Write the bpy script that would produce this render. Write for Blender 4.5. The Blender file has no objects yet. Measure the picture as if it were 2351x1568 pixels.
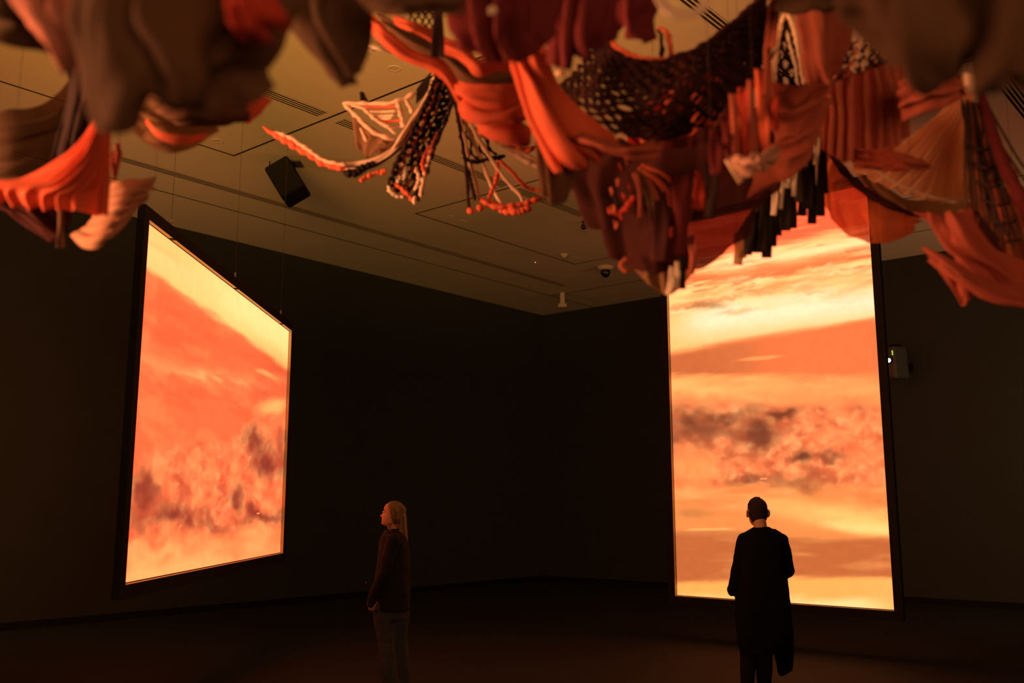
import bpy, bmesh, math, random
import numpy as np
from mathutils import Vector, Matrix

random.seed(7)
np.random.seed(7)
SC = bpy.context.scene
COL = SC.collection

# ------------------------------------------------------------------ camera
FPX, CX, CY, EYE = 2207.0, 1175.5, 784.0, 1.6
PITCH = math.atan(378 / 2207.0)
cam_data = bpy.data.cameras.new('camera')
cam = bpy.data.objects.new('camera', cam_data)
COL.objects.link(cam)
cam.location = (0, 0, EYE)
cam.rotation_euler = (math.pi / 2 + PITCH, 0, 0)
cam_data.sensor_width = 36.0
cam_data.lens = FPX / 2351 * 36.0
cam_data.clip_start = 0.05
cam_data.dof.use_dof = True
cam_data.dof.focus_distance = 9.2
cam_data.dof.aperture_fstop = 1.4
SC.camera = cam

# ------------------------------------------------------------------ view, world, added area lights
SC.view_settings.view_transform = 'Standard'
SC.view_settings.look = 'None'
SC.view_settings.gamma = 1.0
SC.view_settings.use_curve_mapping = False
SC.view_settings.exposure = 0.0
world = bpy.data.worlds.new('dark_gallery')
SC.world = world
world.use_nodes = True
world.node_tree.nodes['Background'].inputs[0].default_value = (0.0, 0.0, 0.0, 1)
world.node_tree.nodes['Background'].inputs[1].default_value = 0.0


def area_light(name, loc, target, sx, sy, power, color, spread=180):
    """unseen area light, added out of frame where the two screens give too little"""
    d = bpy.data.lights.new(name, 'AREA')
    d.shape = 'RECTANGLE'
    d.size, d.size_y = sx, sy
    d.energy = power
    d.color = color
    d.spread = math.radians(spread)
    o = bpy.data.objects.new(name, d)
    COL.objects.link(o)
    o.location = loc
    o.rotation_euler = (Vector(target) - Vector(loc)).to_track_quat('-Z', 'Y').to_euler()
    return o


area_light('added_glow_on_textiles', (-4.9, 2.4, 2.6), (0.4, 3.5, 3.3), 2.0, 2.65, 165, (1.0, 0.36, 0.15), 75)
area_light('added_glow_on_ceiling', (-1.9, 1.6, 3.6), (-1.9, 7.0, 5.92), 7.0, 0.8, 105, (1.0, 0.43, 0.070), 42)
area_light('added_glow_from_behind', (2.3, -3.3, 1.9), (0.5, 3.0, 3.3), 4.7, 2.65, 72, (1.0, 0.40, 0.16), 110)
area_light('added_glow_by_left_wall', (-8.7, 9.0, 2.2), (-6.9, 13.0, 2.7), 1.6, 2.65, 60, (1.0, 0.50, 0.16), 140)
area_light('added_glow_by_right_wall', (9.6, 10.6, 2.2), (8.3, 15.2, 2.9), 1.6, 2.65, 60, (1.0, 0.52, 0.20), 140)


# ------------------------------------------------------------------ pixel <-> world helpers
_c, _s = math.cos(PITCH), math.sin(PITCH)


def ray(x, y):
    t = CY - y
    return np.array([x - CX, FPX * _c - t * _s, FPX * _s + t * _c])


def P(x, y, D):
    r = ray(x, y)
    return np.array([0, 0, EYE]) + r * (D / r[1])


def PZ(x, y, z):
    r = ray(x, y)
    return np.array([0, 0, EYE]) + r * ((z - EYE) / r[2])


# ------------------------------------------------------------------ small noise library (numpy)
_rng = np.random.RandomState(11)
_perm = _rng.rand(256, 256)


def vnoise(x, y):
    xi = np.floor(x).astype(int)
    yi = np.floor(y).astype(int)
    fx, fy = x - xi, y - yi
    fx = fx * fx * fx * (fx * (fx * 6 - 15) + 10)
    fy = fy * fy * fy * (fy * (fy * 6 - 15) + 10)
    a = _perm[xi % 256, yi % 256]
    b = _perm[(xi + 1) % 256, yi % 256]
    c = _perm[xi % 256, (yi + 1) % 256]
    d = _perm[(xi + 1) % 256, (yi + 1) % 256]
    return (a * (1 - fx) + b * fx) * (1 - fy) + (c * (1 - fx) + d * fx) * fy


def fbm(x, y, o=5, g=0.5):
    s = np.zeros_like(np.asarray(x, float))
    a, f, t = 1.0, 1.0, 0.0
    for k in range(o):
        s = s + a * vnoise(x * f + 17.3 * k, y * f + 9.1 * k)
        t += a
        a *= g
        f *= 2.03
    return s / t


def sstep(a, b, x):
    t = np.clip((x - a) / (b - a), 0, 1)
    return t * t * (3 - 2 * t)


def s2l(c):
    c = np.asarray(c, float)
    return np.where(c <= 0.04045, c / 12.92, ((c + 0.055) / 1.055) ** 2.4)


def rgb(r, g, b):
    v = s2l(np.array([r, g, b]) / 255.0)
    return (float(v[0]), float(v[1]), float(v[2]))


# ------------------------------------------------------------------ object helpers
def tag(o, label=None, cat=None, group=None, kind=None):
    if label:
        o['label'] = label
    if cat:
        o['category'] = cat
    if group:
        o['group'] = group
    if kind:
        o['kind'] = kind
    return o


def empty(name, loc, label, cat, group=None):
    o = bpy.data.objects.new(name, None)
    COL.objects.link(o)
    o.location = Vector([float(v) for v in loc])
    o.empty_display_size = 0.1
    return tag(o, label, cat, group)


def obj_from(name, verts, faces, mat, parent=None, smooth=False, bevel=0.0):
    """one mesh object; verts are world coordinates"""
    me = bpy.data.meshes.new(name)
    off = Vector((0, 0, 0))
    if parent is not None:
        off = wloc(parent)
    vs = [(float(v[0]) - off.x, float(v[1]) - off.y, float(v[2]) - off.z) for v in verts]
    me.from_pydata(vs, [], [tuple(int(i) for i in f) for f in faces])
    me.validate()
    o = bpy.data.objects.new(name, me)
    COL.objects.link(o)
    if mat:
        me.materials.append(mat)
    if parent is not None:
        o.parent = parent
    if smooth:
        me.shade_smooth()
    if bevel:
        m = o.modifiers.new('bevel', 'BEVEL')
        m.width = bevel
        m.segments = 2
        m.limit_method = 'ANGLE'
    return o


def wloc(o):
    v = Vector(o.location)
    while o.parent is not None:
        o = o.parent
        v = v + Vector(o.location)
    return v


def box_vf(c, ax, ay, az, hx, hy, hz):
    """oriented box: centre, three unit axes, half sizes"""
    c, ax, ay, az = [np.array(v, float) for v in (c, ax, ay, az)]
    vs = []
    for sx in (-1, 1):
        for sy in (-1, 1):
            for sz in (-1, 1):
                vs.append(c + ax * hx * sx + ay * hy * sy + az * hz * sz)
    fs = [(0, 1, 3, 2), (4, 6, 7, 5), (0, 4, 5, 1), (2, 3, 7, 6), (0, 2, 6, 4), (1, 5, 7, 3)]
    if np.dot(np.cross(ax, ay), az) < 0:
        fs = [f[::-1] for f in fs]
    return vs, fs


class MB:
    def __init__(self):
        self.v, self.f = [], []

    def add(self, vf):
        n = len(self.v)
        self.v += [np.array(p, float) for p in vf[0]]
        self.f += [tuple(i + n for i in f) for f in vf[1]]
        return self

    def box(self, c, h, axes=((1, 0, 0), (0, 1, 0), (0, 0, 1))):
        return self.add(box_vf(c, axes[0], axes[1], axes[2], h[0], h[1], h[2]))

    def build(self, name, mat, parent=None, smooth=False, bevel=0.0):
        return obj_from(name, self.v, self.f, mat, parent, smooth, bevel)


def tube_vf(pts, rad, sides=8, cap=True):
    pts = np.array(pts, float)
    n = len(pts)
    rad = np.broadcast_to(np.asarray(rad, float), (n,))
    tan = np.gradient(pts, axis=0)
    tan /= np.linalg.norm(tan, axis=1)[:, None] + 1e-12
    ref = np.array([0, 0, 1.0]) if abs(tan[0][2]) < 0.9 else np.array([1.0, 0, 0])
    nrm = np.cross(tan[0], ref)
    nrm /= np.linalg.norm(nrm)
    vs, fs = [], []
    for i in range(n):
        nrm = nrm - tan[i] * np.dot(nrm, tan[i])
        nrm /= np.linalg.norm(nrm) + 1e-12
        bn = np.cross(tan[i], nrm)
        for k in range(sides):
            a = 2 * math.pi * k / sides
            vs.append(pts[i] + (nrm * math.cos(a) + bn * math.sin(a)) * rad[i])
    for i in range(n - 1):
        for k in range(sides):
            k2 = (k + 1) % sides
            fs.append((i * sides + k, i * sides + k2, (i + 1) * sides + k2, (i + 1) * sides + k))
    if cap:
        fs.append(tuple(range(sides))[::-1])
        fs.append(tuple((n - 1) * sides + k for k in range(sides)))
    return vs, fs


def cr(pts, n):
    """Catmull-Rom through rows of pts, resampled to n (centripetal-ish by chord length)"""
    pts = np.array(pts, float)
    if len(pts) == 1:
        return np.repeat(pts, n, axis=0)
    d = np.linalg.norm(np.diff(pts.reshape(len(pts), -1), axis=0), axis=1) + 1e-6
    t = np.concatenate([[0], np.cumsum(d)])
    t /= t[-1]
    m = np.gradient(pts, t, axis=0) if len(pts) > 2 else np.repeat(((pts[1] - pts[0]) / (t[1] - t[0]))[None], 2, axis=0)
    u = np.linspace(0, 1, n)
    k = np.clip(np.searchsorted(t, u, side='right') - 1, 0, len(pts) - 2)
    h = t[k + 1] - t[k]
    s = (u - t[k]) / h
    sh = (n,) + (1,) * (pts.ndim - 1)
    s, h = s.reshape(sh), h.reshape(sh)
    return ((2 * s**3 - 3 * s**2 + 1) * pts[k] + (s**3 - 2 * s**2 + s) * h * m[k]
            + (-2 * s**3 + 3 * s**2) * pts[k + 1] + (s**3 - s**2) * h * m[k + 1])


# ------------------------------------------------------------------ materials
def mat_basic(name, color, rough=0.8, spec=0.3, metal=0.0, noise=0.0, nscale=8.0, bump=0.0, bscale=60.0):
    m = bpy.data.materials.new(name)
    m.use_nodes = True
    nt = m.node_tree
    b = nt.nodes['Principled BSDF']
    b.inputs['Base Color'].default_value = (*color, 1)
    b.inputs['Roughness'].default_value = rough
    b.inputs['Metallic'].default_value = metal
    b.inputs['Specular IOR Level'].default_value = spec
    tc = nt.nodes.new('ShaderNodeTexCoord')
    if noise:
        nz = nt.nodes.new('ShaderNodeTexNoise')
        nz.inputs['Scale'].default_value = nscale
        nz.inputs['Detail'].default_value = 5
        nt.links.new(tc.outputs['Object'], nz.inputs['Vector'])
        mx = nt.nodes.new('ShaderNodeMix')
        mx.data_type = 'RGBA'
        mx.inputs[6].default_value = (*[c * (1 - noise) for c in color], 1)
        mx.inputs[7].default_value = (*[min(1, c * (1 + noise)) for c in color], 1)
        nt.links.new(nz.outputs['Fac'], mx.inputs[0])
        nt.links.new(mx.outputs[2], b.inputs['Base Color'])
    if bump:
        nz = nt.nodes.new('ShaderNodeTexNoise')
        nz.inputs['Scale'].default_value = bscale
        nz.inputs['Detail'].default_value = 3
        nt.links.new(tc.outputs['Object'], nz.inputs['Vector'])
        bp = nt.nodes.new('ShaderNodeBump')
        bp.inputs['Strength'].default_value = bump
        bp.inputs['Distance'].default_value = 0.01
        nt.links.new(nz.outputs['Fac'], bp.inputs['Height'])
        nt.links.new(bp.outputs['Normal'], b.inputs['Normal'])
    return m


def mat_emit(name, color, strength):
    m = bpy.data.materials.new(name)
    m.use_nodes = True
    nt = m.node_tree
    nt.nodes.clear()
    e = nt.nodes.new('ShaderNodeEmission')
    e.inputs[0].default_value = (*color, 1)
    e.inputs[1].default_value = strength
    o = nt.nodes.new('ShaderNodeOutputMaterial')
    nt.links.new(e.outputs[0], o.inputs[0])
    return m


_cloth_cache = {}


def mat_cloth(r, g, b, sheer=0.0, trans=0.3, vary=0.25):
    """woven cloth, given as sRGB; trans lets light glow through, sheer lets one see through"""
    key = (r, g, b, sheer, trans, vary)
    if key in _cloth_cache:
        return _cloth_cache[key]
    col = rgb(r, g, b)
    m = bpy.data.materials.new('cloth_%d_%d_%d' % (r, g, b))
    m.use_nodes = True
    nt = m.node_tree
    bs = nt.nodes['Principled BSDF']
    out = nt.nodes['Material Output']
    bs.inputs['Roughness'].default_value = 0.85
    bs.inputs['Specular IOR Level'].default_value = 0.15
    tc = nt.nodes.new('ShaderNodeTexCoord')
    nz = nt.nodes.new('ShaderNodeTexNoise')
    nz.inputs['Scale'].default_value = 4.0
    nz.inputs['Detail'].default_value = 6
    nt.links.new(tc.outputs['Object'], nz.inputs['Vector'])
    mx = nt.nodes.new('ShaderNodeMix')
    mx.data_type = 'RGBA'
    mx.inputs[6].default_value = (*[c * (1 - vary) for c in col], 1)
    mx.inputs[7].default_value = (*[min(1, c * (1 + vary)) for c in col], 1)
    nt.links.new(nz.outputs['Fac'], mx.inputs[0])
    nt.links.new(mx.outputs[2], bs.inputs['Base Color'])
    weave = nt.nodes.new('ShaderNodeTexNoise')
    weave.inputs['Scale'].default_value = 260.0
    nt.links.new(tc.outputs['Object'], weave.inputs['Vector'])
    bp = nt.nodes.new('ShaderNodeBump')
    bp.inputs['Strength'].default_value = 0.25
    bp.inputs['Distance'].default_value = 0.002
    nt.links.new(weave.outputs['Fac'], bp.inputs['Height'])
    nt.links.new(bp.outputs['Normal'], bs.inputs['Normal'])
    cur = bs.outputs[0]
    if trans:
        tr = nt.nodes.new('ShaderNodeBsdfTranslucent')
        nt.links.new(mx.outputs[2], tr.inputs[0])
        ms = nt.nodes.new('ShaderNodeMixShader')
        ms.inputs[0].default_value = trans
        nt.links.new(cur, ms.inputs[1])
        nt.links.new(tr.outputs[0], ms.inputs[2])
        cur = ms.outputs[0]
    if sheer:
        tp = nt.nodes.new('ShaderNodeBsdfTransparent')
        tp.inputs[0].default_value = (*[0.55 + 0.45 * (c / max(col)) for c in col], 1)
        ms = nt.nodes.new('ShaderNodeMixShader')
        ms.inputs[0].default_value = sheer
        nt.links.new(cur, ms.inputs[1])
        nt.links.new(tp.outputs[0], ms.inputs[2])
        cur = ms.outputs[0]
    nt.links.new(cur, out.inputs[0])
    _cloth_cache[key] = m
    return m


M_WALL = mat_basic('charcoal_wall_paint', (0.034, 0.040, 0.038), 0.95, 0.1, noise=0.10, nscale=3, bump=0.05)
M_CEIL = mat_basic('ceiling_plaster', (0.62, 0.60, 0.52), 0.95, 0.1, noise=0.04, nscale=2)
M_GAP = mat_basic('ceiling_gap_black', (0.02, 0.02, 0.02), 0.9)
M_FLOOR = mat_basic('dark_carpet_floor', (0.015, 0.017, 0.018), 0.8, 0.2, noise=0.25, nscale=30, bump=0.2, bscale=200)
M_BLACK = mat_basic('black_satin', (0.005, 0.005, 0.006), 0.7, 0.15)
M_FRAME = mat_basic('screen_frame_black', (0.014, 0.013, 0.012), 0.8, 0.2, noise=0.1)
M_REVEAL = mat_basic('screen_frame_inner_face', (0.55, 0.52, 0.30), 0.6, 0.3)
M_STEEL = mat_basic('galvanised_steel', (0.45, 0.43, 0.40), 0.4, 0.5, metal=0.8)
M_WIRE = mat_basic('thin_steel_wire', (0.10, 0.09, 0.08), 0.5, 0.4, metal=0.5)
M_GREY = mat_basic('grey_plastic', (0.20, 0.19, 0.18), 0.6, 0.3)
M_WHITE = mat_basic('white_plastic', (0.55, 0.53, 0.50), 0.6, 0.3)
M_DOME = mat_basic('smoked_dome', (0.01, 0.01, 0.01), 0.08, 0.6)

# ------------------------------------------------------------------ the room
CZ = 5.92
COR = PZ(1246, 724, CZ)[:2]
A2 = np.array([-0.6446, -0.7646])   # along the left wall, away from the far corner
B2 = np.array([0.7646, -0.6446])    # along the right wall


def UV(u, v, z):
    p = COR + A2 * u + B2 * v
    return np.array([p[0], p[1], z])


A3 = np.array([A2[0], A2[1], 0.0])
B3 = np.array([B2[0], B2[1], 0.0])
Z3 = np.array([0, 0, 1.0])
UM, VM = 24.0, 20.0


def uvbox(u0, u1, v0, v1, z0, z1):
    c = UV((u0 + u1) / 2, (v0 + v1) / 2, (z0 + z1) / 2)
    return box_vf(c, A3, B3, Z3, (u1 - u0) / 2, (v1 - v0) / 2, (z1 - z0) / 2)


def struct(name, vf, mat, parent=None, label=None):
    o = obj_from(name, vf[0], vf[1], mat, parent)
    o['kind'] = 'structure'
    if label:
        o['label'] = label
    return o


struct('floor', uvbox(-0.3, UM + 0.3, -0.3, VM + 0.3, -0.2, 0), M_FLOOR, None, 'dark carpeted gallery floor')
struct('wall_left', uvbox(-0.3, UM + 0.3, -0.3, 0, 0, CZ + 0.3), M_WALL, None, 'charcoal wall behind the left screen')
struct('wall_right', uvbox(-0.3, 0, 0, VM + 0.3, 0, CZ + 0.3), M_WALL, None, 'charcoal wall behind the right screen')
struct('wall_back', uvbox(UM, UM + 0.3, 0, VM + 0.3, 0, CZ + 0.3), M_WALL, None, 'charcoal wall behind the photographer')
struct('wall_front', uvbox(0, UM, VM, VM + 0.3, 0, CZ + 0.3), M_WALL, None, 'charcoal wall far to the right')
ceil = struct('ceiling', uvbox(-0.3, UM + 0.3, -0.3, VM + 0.3, CZ + 0.025, CZ + 0.3), M_GAP, None,
              'pale plaster ceiling of large panels with dark shadow gaps')
g = 0.016
PANELS = [
    [(0, UM, 0, 1.42 - g)],
    [(0, 1.50 - g, 1.42 + g, VM)],
    [(1.50 + g, UM, 1.42 + g, 3.38 - g), (1.50 + g, 3.34 - g, 3.38 - g, VM), (7.34 + g, 10.50 - g, 3.38 - g, VM),
     (14.5 + g, 17.6 - g, 3.38 - g, VM)],
    [(3.34 + g, 7.34 - g, 3.38 + g, VM)],
    [(10.50 + g, 14.50 - g, 3.38 + g, VM)],
    [(17.6 + g, UM, 3.38 + g, VM)],
]
for rects in PANELS:
    mb = MB()
    for (u0, u1, v0, v1) in rects:
        mb.add(uvbox(u0, u1, v0, v1, CZ, CZ + 0.0245))
    o = mb.build('ceiling_panel', M_CEIL, ceil)
    o.data.materials.append(M_GAP)               # board edges blackened to stand in for shade inside the gaps
    for p in o.data.polygons:
        if abs(p.normal.z) < 0.5:
            p.material_index = 1
# the baseboard gap of the walls
struct('baseboard_left', uvbox(0, UM, 0.0, 0.012, 0, 0.10), M_BLACK)
struct('baseboard_right', uvbox(0.0, 0.012, 0.012, VM, 0, 0.10), M_BLACK)


# air slots in the ceiling: a black recess box with pale blades between
def air_slot(u0, u1, v, n, label, pitch=0.042):
    w = n * pitch / 2 + 0.012
    root = empty('air_slot', UV((u0 + u1) / 2, v, CZ), label, 'air vent', 'linear air slots in the ceiling')
    MB().add(uvbox(u0, u1, v - w, v + w, CZ - 0.004, CZ - 0.0005)).build('slot_backing', M_GAP, root)
    for k in range(n + 1):
        vv = v - w + 0.008 + k * (2 * w - 0.016) / n
        MB().add(uvbox(u0, u1, vv - 0.007, vv + 0.007, CZ - 0.0062, CZ - 0.004)).build('blade', M_CEIL, root)
    return root


air_slot(10.62, 11.45, 5.25, 4, 'four-line air slot in the ceiling left of the long panel gap')
air_slot(7.45, 10.36, 5.25, 4, 'long air slot in the ceiling behind the two peach net fans')
air_slot(5.65, 7.24, 5.25, 4, 'air slot in the ceiling right of the peach net fan')
air_slot(2.10, 11.9, 2.20, 3, 'longest air slot in the ceiling, running above the left screen', 0.05)
air_slot(8.2, 10.4, 9.63, 3, 'air slot in the ceiling above the dark net hammock')
air_slot(5.2, 7.2, 11.3, 4, 'air slot in the ceiling at the upper right edge')


def downlight(px, py, label, r=0.055):
    c = PZ(px, py, CZ)
    root = empty('recessed_downlight', c, label, 'ceiling light', 'recessed ceiling spots, switched off')
    ring, disc = [], []
    n = 24
    vs, fs = [], []
    for k in range(n):
        a = 2 * math.pi * k / n
        d = np.array([math.cos(a), math.sin(a), 0])
        vs += [c + d * r * 1.25 - Z3 * 0.001, c + d * r * 1.2 - Z3 * 0.005, c + d * r - Z3 * 0.005, c + d * r * 0.95 - Z3 * 0.002]
    for k in range(n):
        k2 = (k + 1) % n
        for j in range(3):
            fs.append((k * 4 + j, k2 * 4 + j, k2 * 4 + j + 1, k * 4 + j + 1))
    obj_from('trim_ring', vs, fs, M_CEIL, root, True)
    vs = [c + np.array([math.cos(2 * math.pi * k / n), math.sin(2 * math.pi * k / n), 0]) * r * 0.95 - Z3 * 0.0025 for k in range(n)]
    obj_from('lens', vs, [tuple(range(n))], M_WHITE, root)


downlight(905, 157, 'round recessed ceiling spot left of the coral scarf')
downlight(500, 323, 'round recessed ceiling spot between left drapes and loudspeaker')
downlight(1035, 498, 'left one of two tiny ceiling spots below the right net fan', 0.05)
downlight(1065, 508, 'right one of two tiny ceiling spots below the right net fan', 0.05)
downlight(1325, 592, 'small ceiling spot at the far panel corner', 0.05)
downlight(1435, 627, 'small ceiling spot right of the camera dome', 0.05)
downlight(668, 466, 'faint ceiling spot below the loudspeaker', 0.06)


def lathe_vf(c, prof, n=24, down=True):
    """prof: (radius, depth below c)"""
    vs, fs = [], []
    for r, d in prof:
        for k in range(n):
            a = 2 * math.pi * k / n
            vs.append(np.array(c) + np.array([r * math.cos(a), r * math.sin(a), -d]))
    for i in range(len(prof) - 1):
        for k in range(n):
            k2 = (k + 1) % n
            fs.append((i * n + k, (i + 1) * n + k, (i + 1) * n + k2, i * n + k2))
    fs.append(tuple(range(n)))
    fs.append(tuple((len(prof) - 1) * n + k for k in range(n))[::-1])
    return vs, fs


# smoke detector, camera dome, sensor, dark ball camera, wall bracket
c = PZ(1295, 584, CZ)
r0 = empty('smoke_detector', c, 'small white smoke detector disc near the far ceiling corner', 'detector')
v, f = lathe_vf(c, [(0.07, 0.0), (0.075, 0.015), (0.06, 0.03)])
obj_from('base', v, f, M_WHITE, r0, True)
v, f = lathe_vf(c - Z3 * 0.03, [(0.045, 0.0), (0.04, 0.02), (0.015, 0.03)])
obj_from('sensor_cap', v, f, M_WHITE, r0, True)
c = PZ(1390, 612, CZ)
r0 = empty('security_camera', c, 'dome security camera with pale mount on the ceiling', 'camera')
v, f = lathe_vf(c, [(0.15, 0.0), (0.16, 0.03), (0.12, 0.06), (0.10, 0.07)])
obj_from('mount', v, f, M_WHITE, r0, True)
v, f = lathe_vf(c - Z3 * 0.07, [(0.09, 0.0), (0.09, 0.05), (0.07, 0.10), (0.035, 0.13), (0.005, 0.137)])
obj_from('dome', v, f, M_DOME, r0, True)
c = PZ(1340, 507, CZ)
r0 = empty('mini_camera', c, 'tiny black ball camera hanging under the ceiling slot', 'camera')
v, f = lathe_vf(c, [(0.025, 0.0), (0.025, 0.03), (0.012, 0.035), (0.012, 0.05)])
obj_from('stem', v, f, M_BLACK, r0, True)
v, f = lathe_vf(c - Z3 * 0.05, [(0.012, 0.0), (0.035, 0.015), (0.045, 0.045), (0.035, 0.075), (0.008, 0.09)])
obj_from('ball', v, f, M_DOME, r0, True)
c = PZ(1229, 601, CZ)
r0 = empty('status_light', c, 'single tiny red indicator light on the dark ceiling', 'indicator light')
v, f = lathe_vf(c, [(0.012, 0.0), (0.012, 0.008), (0.009, 0.010)], 12)
obj_from('bezel', v, f, M_GREY, r0, True)
v, f = lathe_vf(c - Z3 * 0.010, [(0.0075, 0.0), (0.006, 0.005), (0.002, 0.007)], 12)
obj_from('lamp', v, f, mat_emit('red_indicator', (1, 0.25, 0.12), 4.0), r0, True)
c = PZ(1291, 672, CZ)
c[2] = CZ
r0 = empty('speaker_bracket', c, 'pale empty T-shaped bracket hanging in the far ceiling corner', 'bracket')
v, f = lathe_vf(c, [(0.05, 0.0), (0.05, 0.012)])
obj_from('ceiling_plate', v, f, M_WHITE, r0, True)
MB().box(c - Z3 * 0.13, (0.045, 0.02, 0.12)).build('stem', M_WHITE, r0, bevel=0.005)
MB().box(c - Z3 * 0.27, (0.085, 0.04, 0.035)).build('foot', M_WHITE, r0, bevel=0.006)

# loudspeaker under the ceiling
D0 = 11.55
sc = P(661, 418, D0)
up_img = P(661 - 56, 418 - 92, D0 + 0.12) - P(661, 418, D0)      # long axis of the cabinet
up_img /= np.linalg.norm(up_img)
view = np.array([0, -1.0, -0.35])
right_img = P(661 + 92, 418 - 56, D0) - P(661, 418, D0)
right_img -= up_img * np.dot(right_img, up_img)
right_img /= np.linalg.norm(right_img)
front = np.cross(right_img, up_img)
anchor = PZ(640, 372, CZ)
r0 = empty('loudspeaker', (anchor[0], anchor[1], CZ), 'black loudspeaker box tilted down from the ceiling', 'loudspeaker')
obj_from('cabinet', *box_vf(sc, right_img, up_img, front, 0.165, 0.25, 0.16), M_BLACK, r0, bevel=0.03)
obj_from('grille', *box_vf(sc - front * 0.163 if front[1] > 0 else sc + front * 0.163, right_img, up_img, front, 0.15, 0.235, 0.006),
         mat_basic('speaker_grille', (0.008, 0.008, 0.009), 0.8, 0.2, bump=0.6, bscale=150), r0, bevel=0.004)
back = sc + (front if front[1] > 0 else -front) * 0.16
obj_from('bracket', *box_vf((back + np.array([back[0], back[1], CZ])) / 2, (1, 0, 0), (0, 1, 0), (0, 0, 1), 0.03, 0.03, max(0.05, (CZ - back[2]) / 2)), M_BLACK, r0)
pl = P(640, 378, D0 + 0.1)
MB().box((back[0], back[1], CZ - 0.012), (0.11, 0.11, 0.011)).build('ceiling_plate', mat_basic('speaker_plate', (0.07, 0.065, 0.09), 0.6), r0, bevel=0.004)
cp = cr([P(619, 371, D0 + 0.1), P(618, 385, D0), P(616, 394, D0 - 0.02), sc - right_img * 0.15 + up_img * 0.2], 14)
obj_from('cable', *tube_vf(cp, 0.006, 6), M_BLACK, r0, True)


# ------------------------------------------------------------------ the two projection screens
class Paint:
    """cloud picture composed in numpy over the screen's own surface"""

    def __init__(self, X, Y, base):
        self.X, self.Y = X, Y
        self.c = np.ones(X.shape + (3,)) * np.array(base) / 255.0

    def lay(self, mask, col, a=1.0):
        m = np.clip(mask * a, 0, 1)[..., None]
        self.c = self.c * (1 - m) + np.array(col) / 255.0 * m

    def blob(self, x, y, rx, ry, col, a=1.0, ang=0.0, warp=0.35, soft=1.0, sx=40.0, sy=40.0):
        dx, dy = self.X - x, self.Y - y
        ca, sa = math.cos(ang), math.sin(ang)
        ex, ey = (dx * ca + dy * sa) / rx, (-dx * sa + dy * ca) / ry
        n = fbm(self.X / sx + x * 0.37, self.Y / sy + y * 0.53, 3, 0.42) - 0.5
        r = np.sqrt(ex * ex + ey * ey) + n * 2 * warp
        self.lay(1 - sstep(1 - 0.8 * soft, 1 + 0.45 * soft, r), col, a)


def project(p):
    """world -> photograph pixel (numpy, last axis xyz)"""
    d = p - np.array([0, 0, EYE])
    fy = d[..., 1] * _c + d[..., 2] * _s
    uy = -d[..., 1] * _s + d[..., 2] * _c
    return CX + FPX * d[..., 0] / fy, CY - FPX * uy / fy


def puffs(p, seed, n, x0, x1, y0, y1, mask, rxr, ryr, cols, ang, alpha, jit=0.4):
    """many soft brush dabs, as billowing cloud"""
    r = np.random.RandomState(seed)
    wx = (fbm(p.X / 16 + seed, p.Y / 16, 3) - .5) * 14
    wy = (fbm(p.X / 16 + 50 + seed, p.Y / 16, 3) - .5) * 14
    XX, YY = p.X + wx, p.Y + wy
    for k in range(n):
        cx_, cy_ = r.uniform(x0, x1), r.uniform(y0, y1)
        rx, ry = r.uniform(*rxr), r.uniform(*ryr)
        a = ang + r.normal() * jit
        col = cols[r.randint(len(cols))]
        al = alpha * r.uniform(0.4, 1.0)
        sel = (np.abs(p.X - cx_) < 2.6 * max(rx, ry) + 10) & (np.abs(p.Y - cy_) < 2.6 * max(rx, ry) + 10)
        if not sel.any():
            continue
        dx, dy = XX[sel] - cx_, YY[sel] - cy_
        ex = (dx * math.cos(a) + dy * math.sin(a)) / rx
        ey = (-dx * math.sin(a) + dy * math.cos(a)) / ry
        m = np.exp(-(ex * ex + ey * ey) ** 1.2) * al * mask[sel]
        # dark masses stay dark: light dabs take on weaker there
        lum = p.c[sel].mean(axis=1)
        m = m * np.clip((lum - 0.22) * 3.2, 0.12, 1)
        p.c[sel] = p.c[sel] * (1 - m[:, None]) + np.array(col) / 255.0 * m[:, None]


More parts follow.
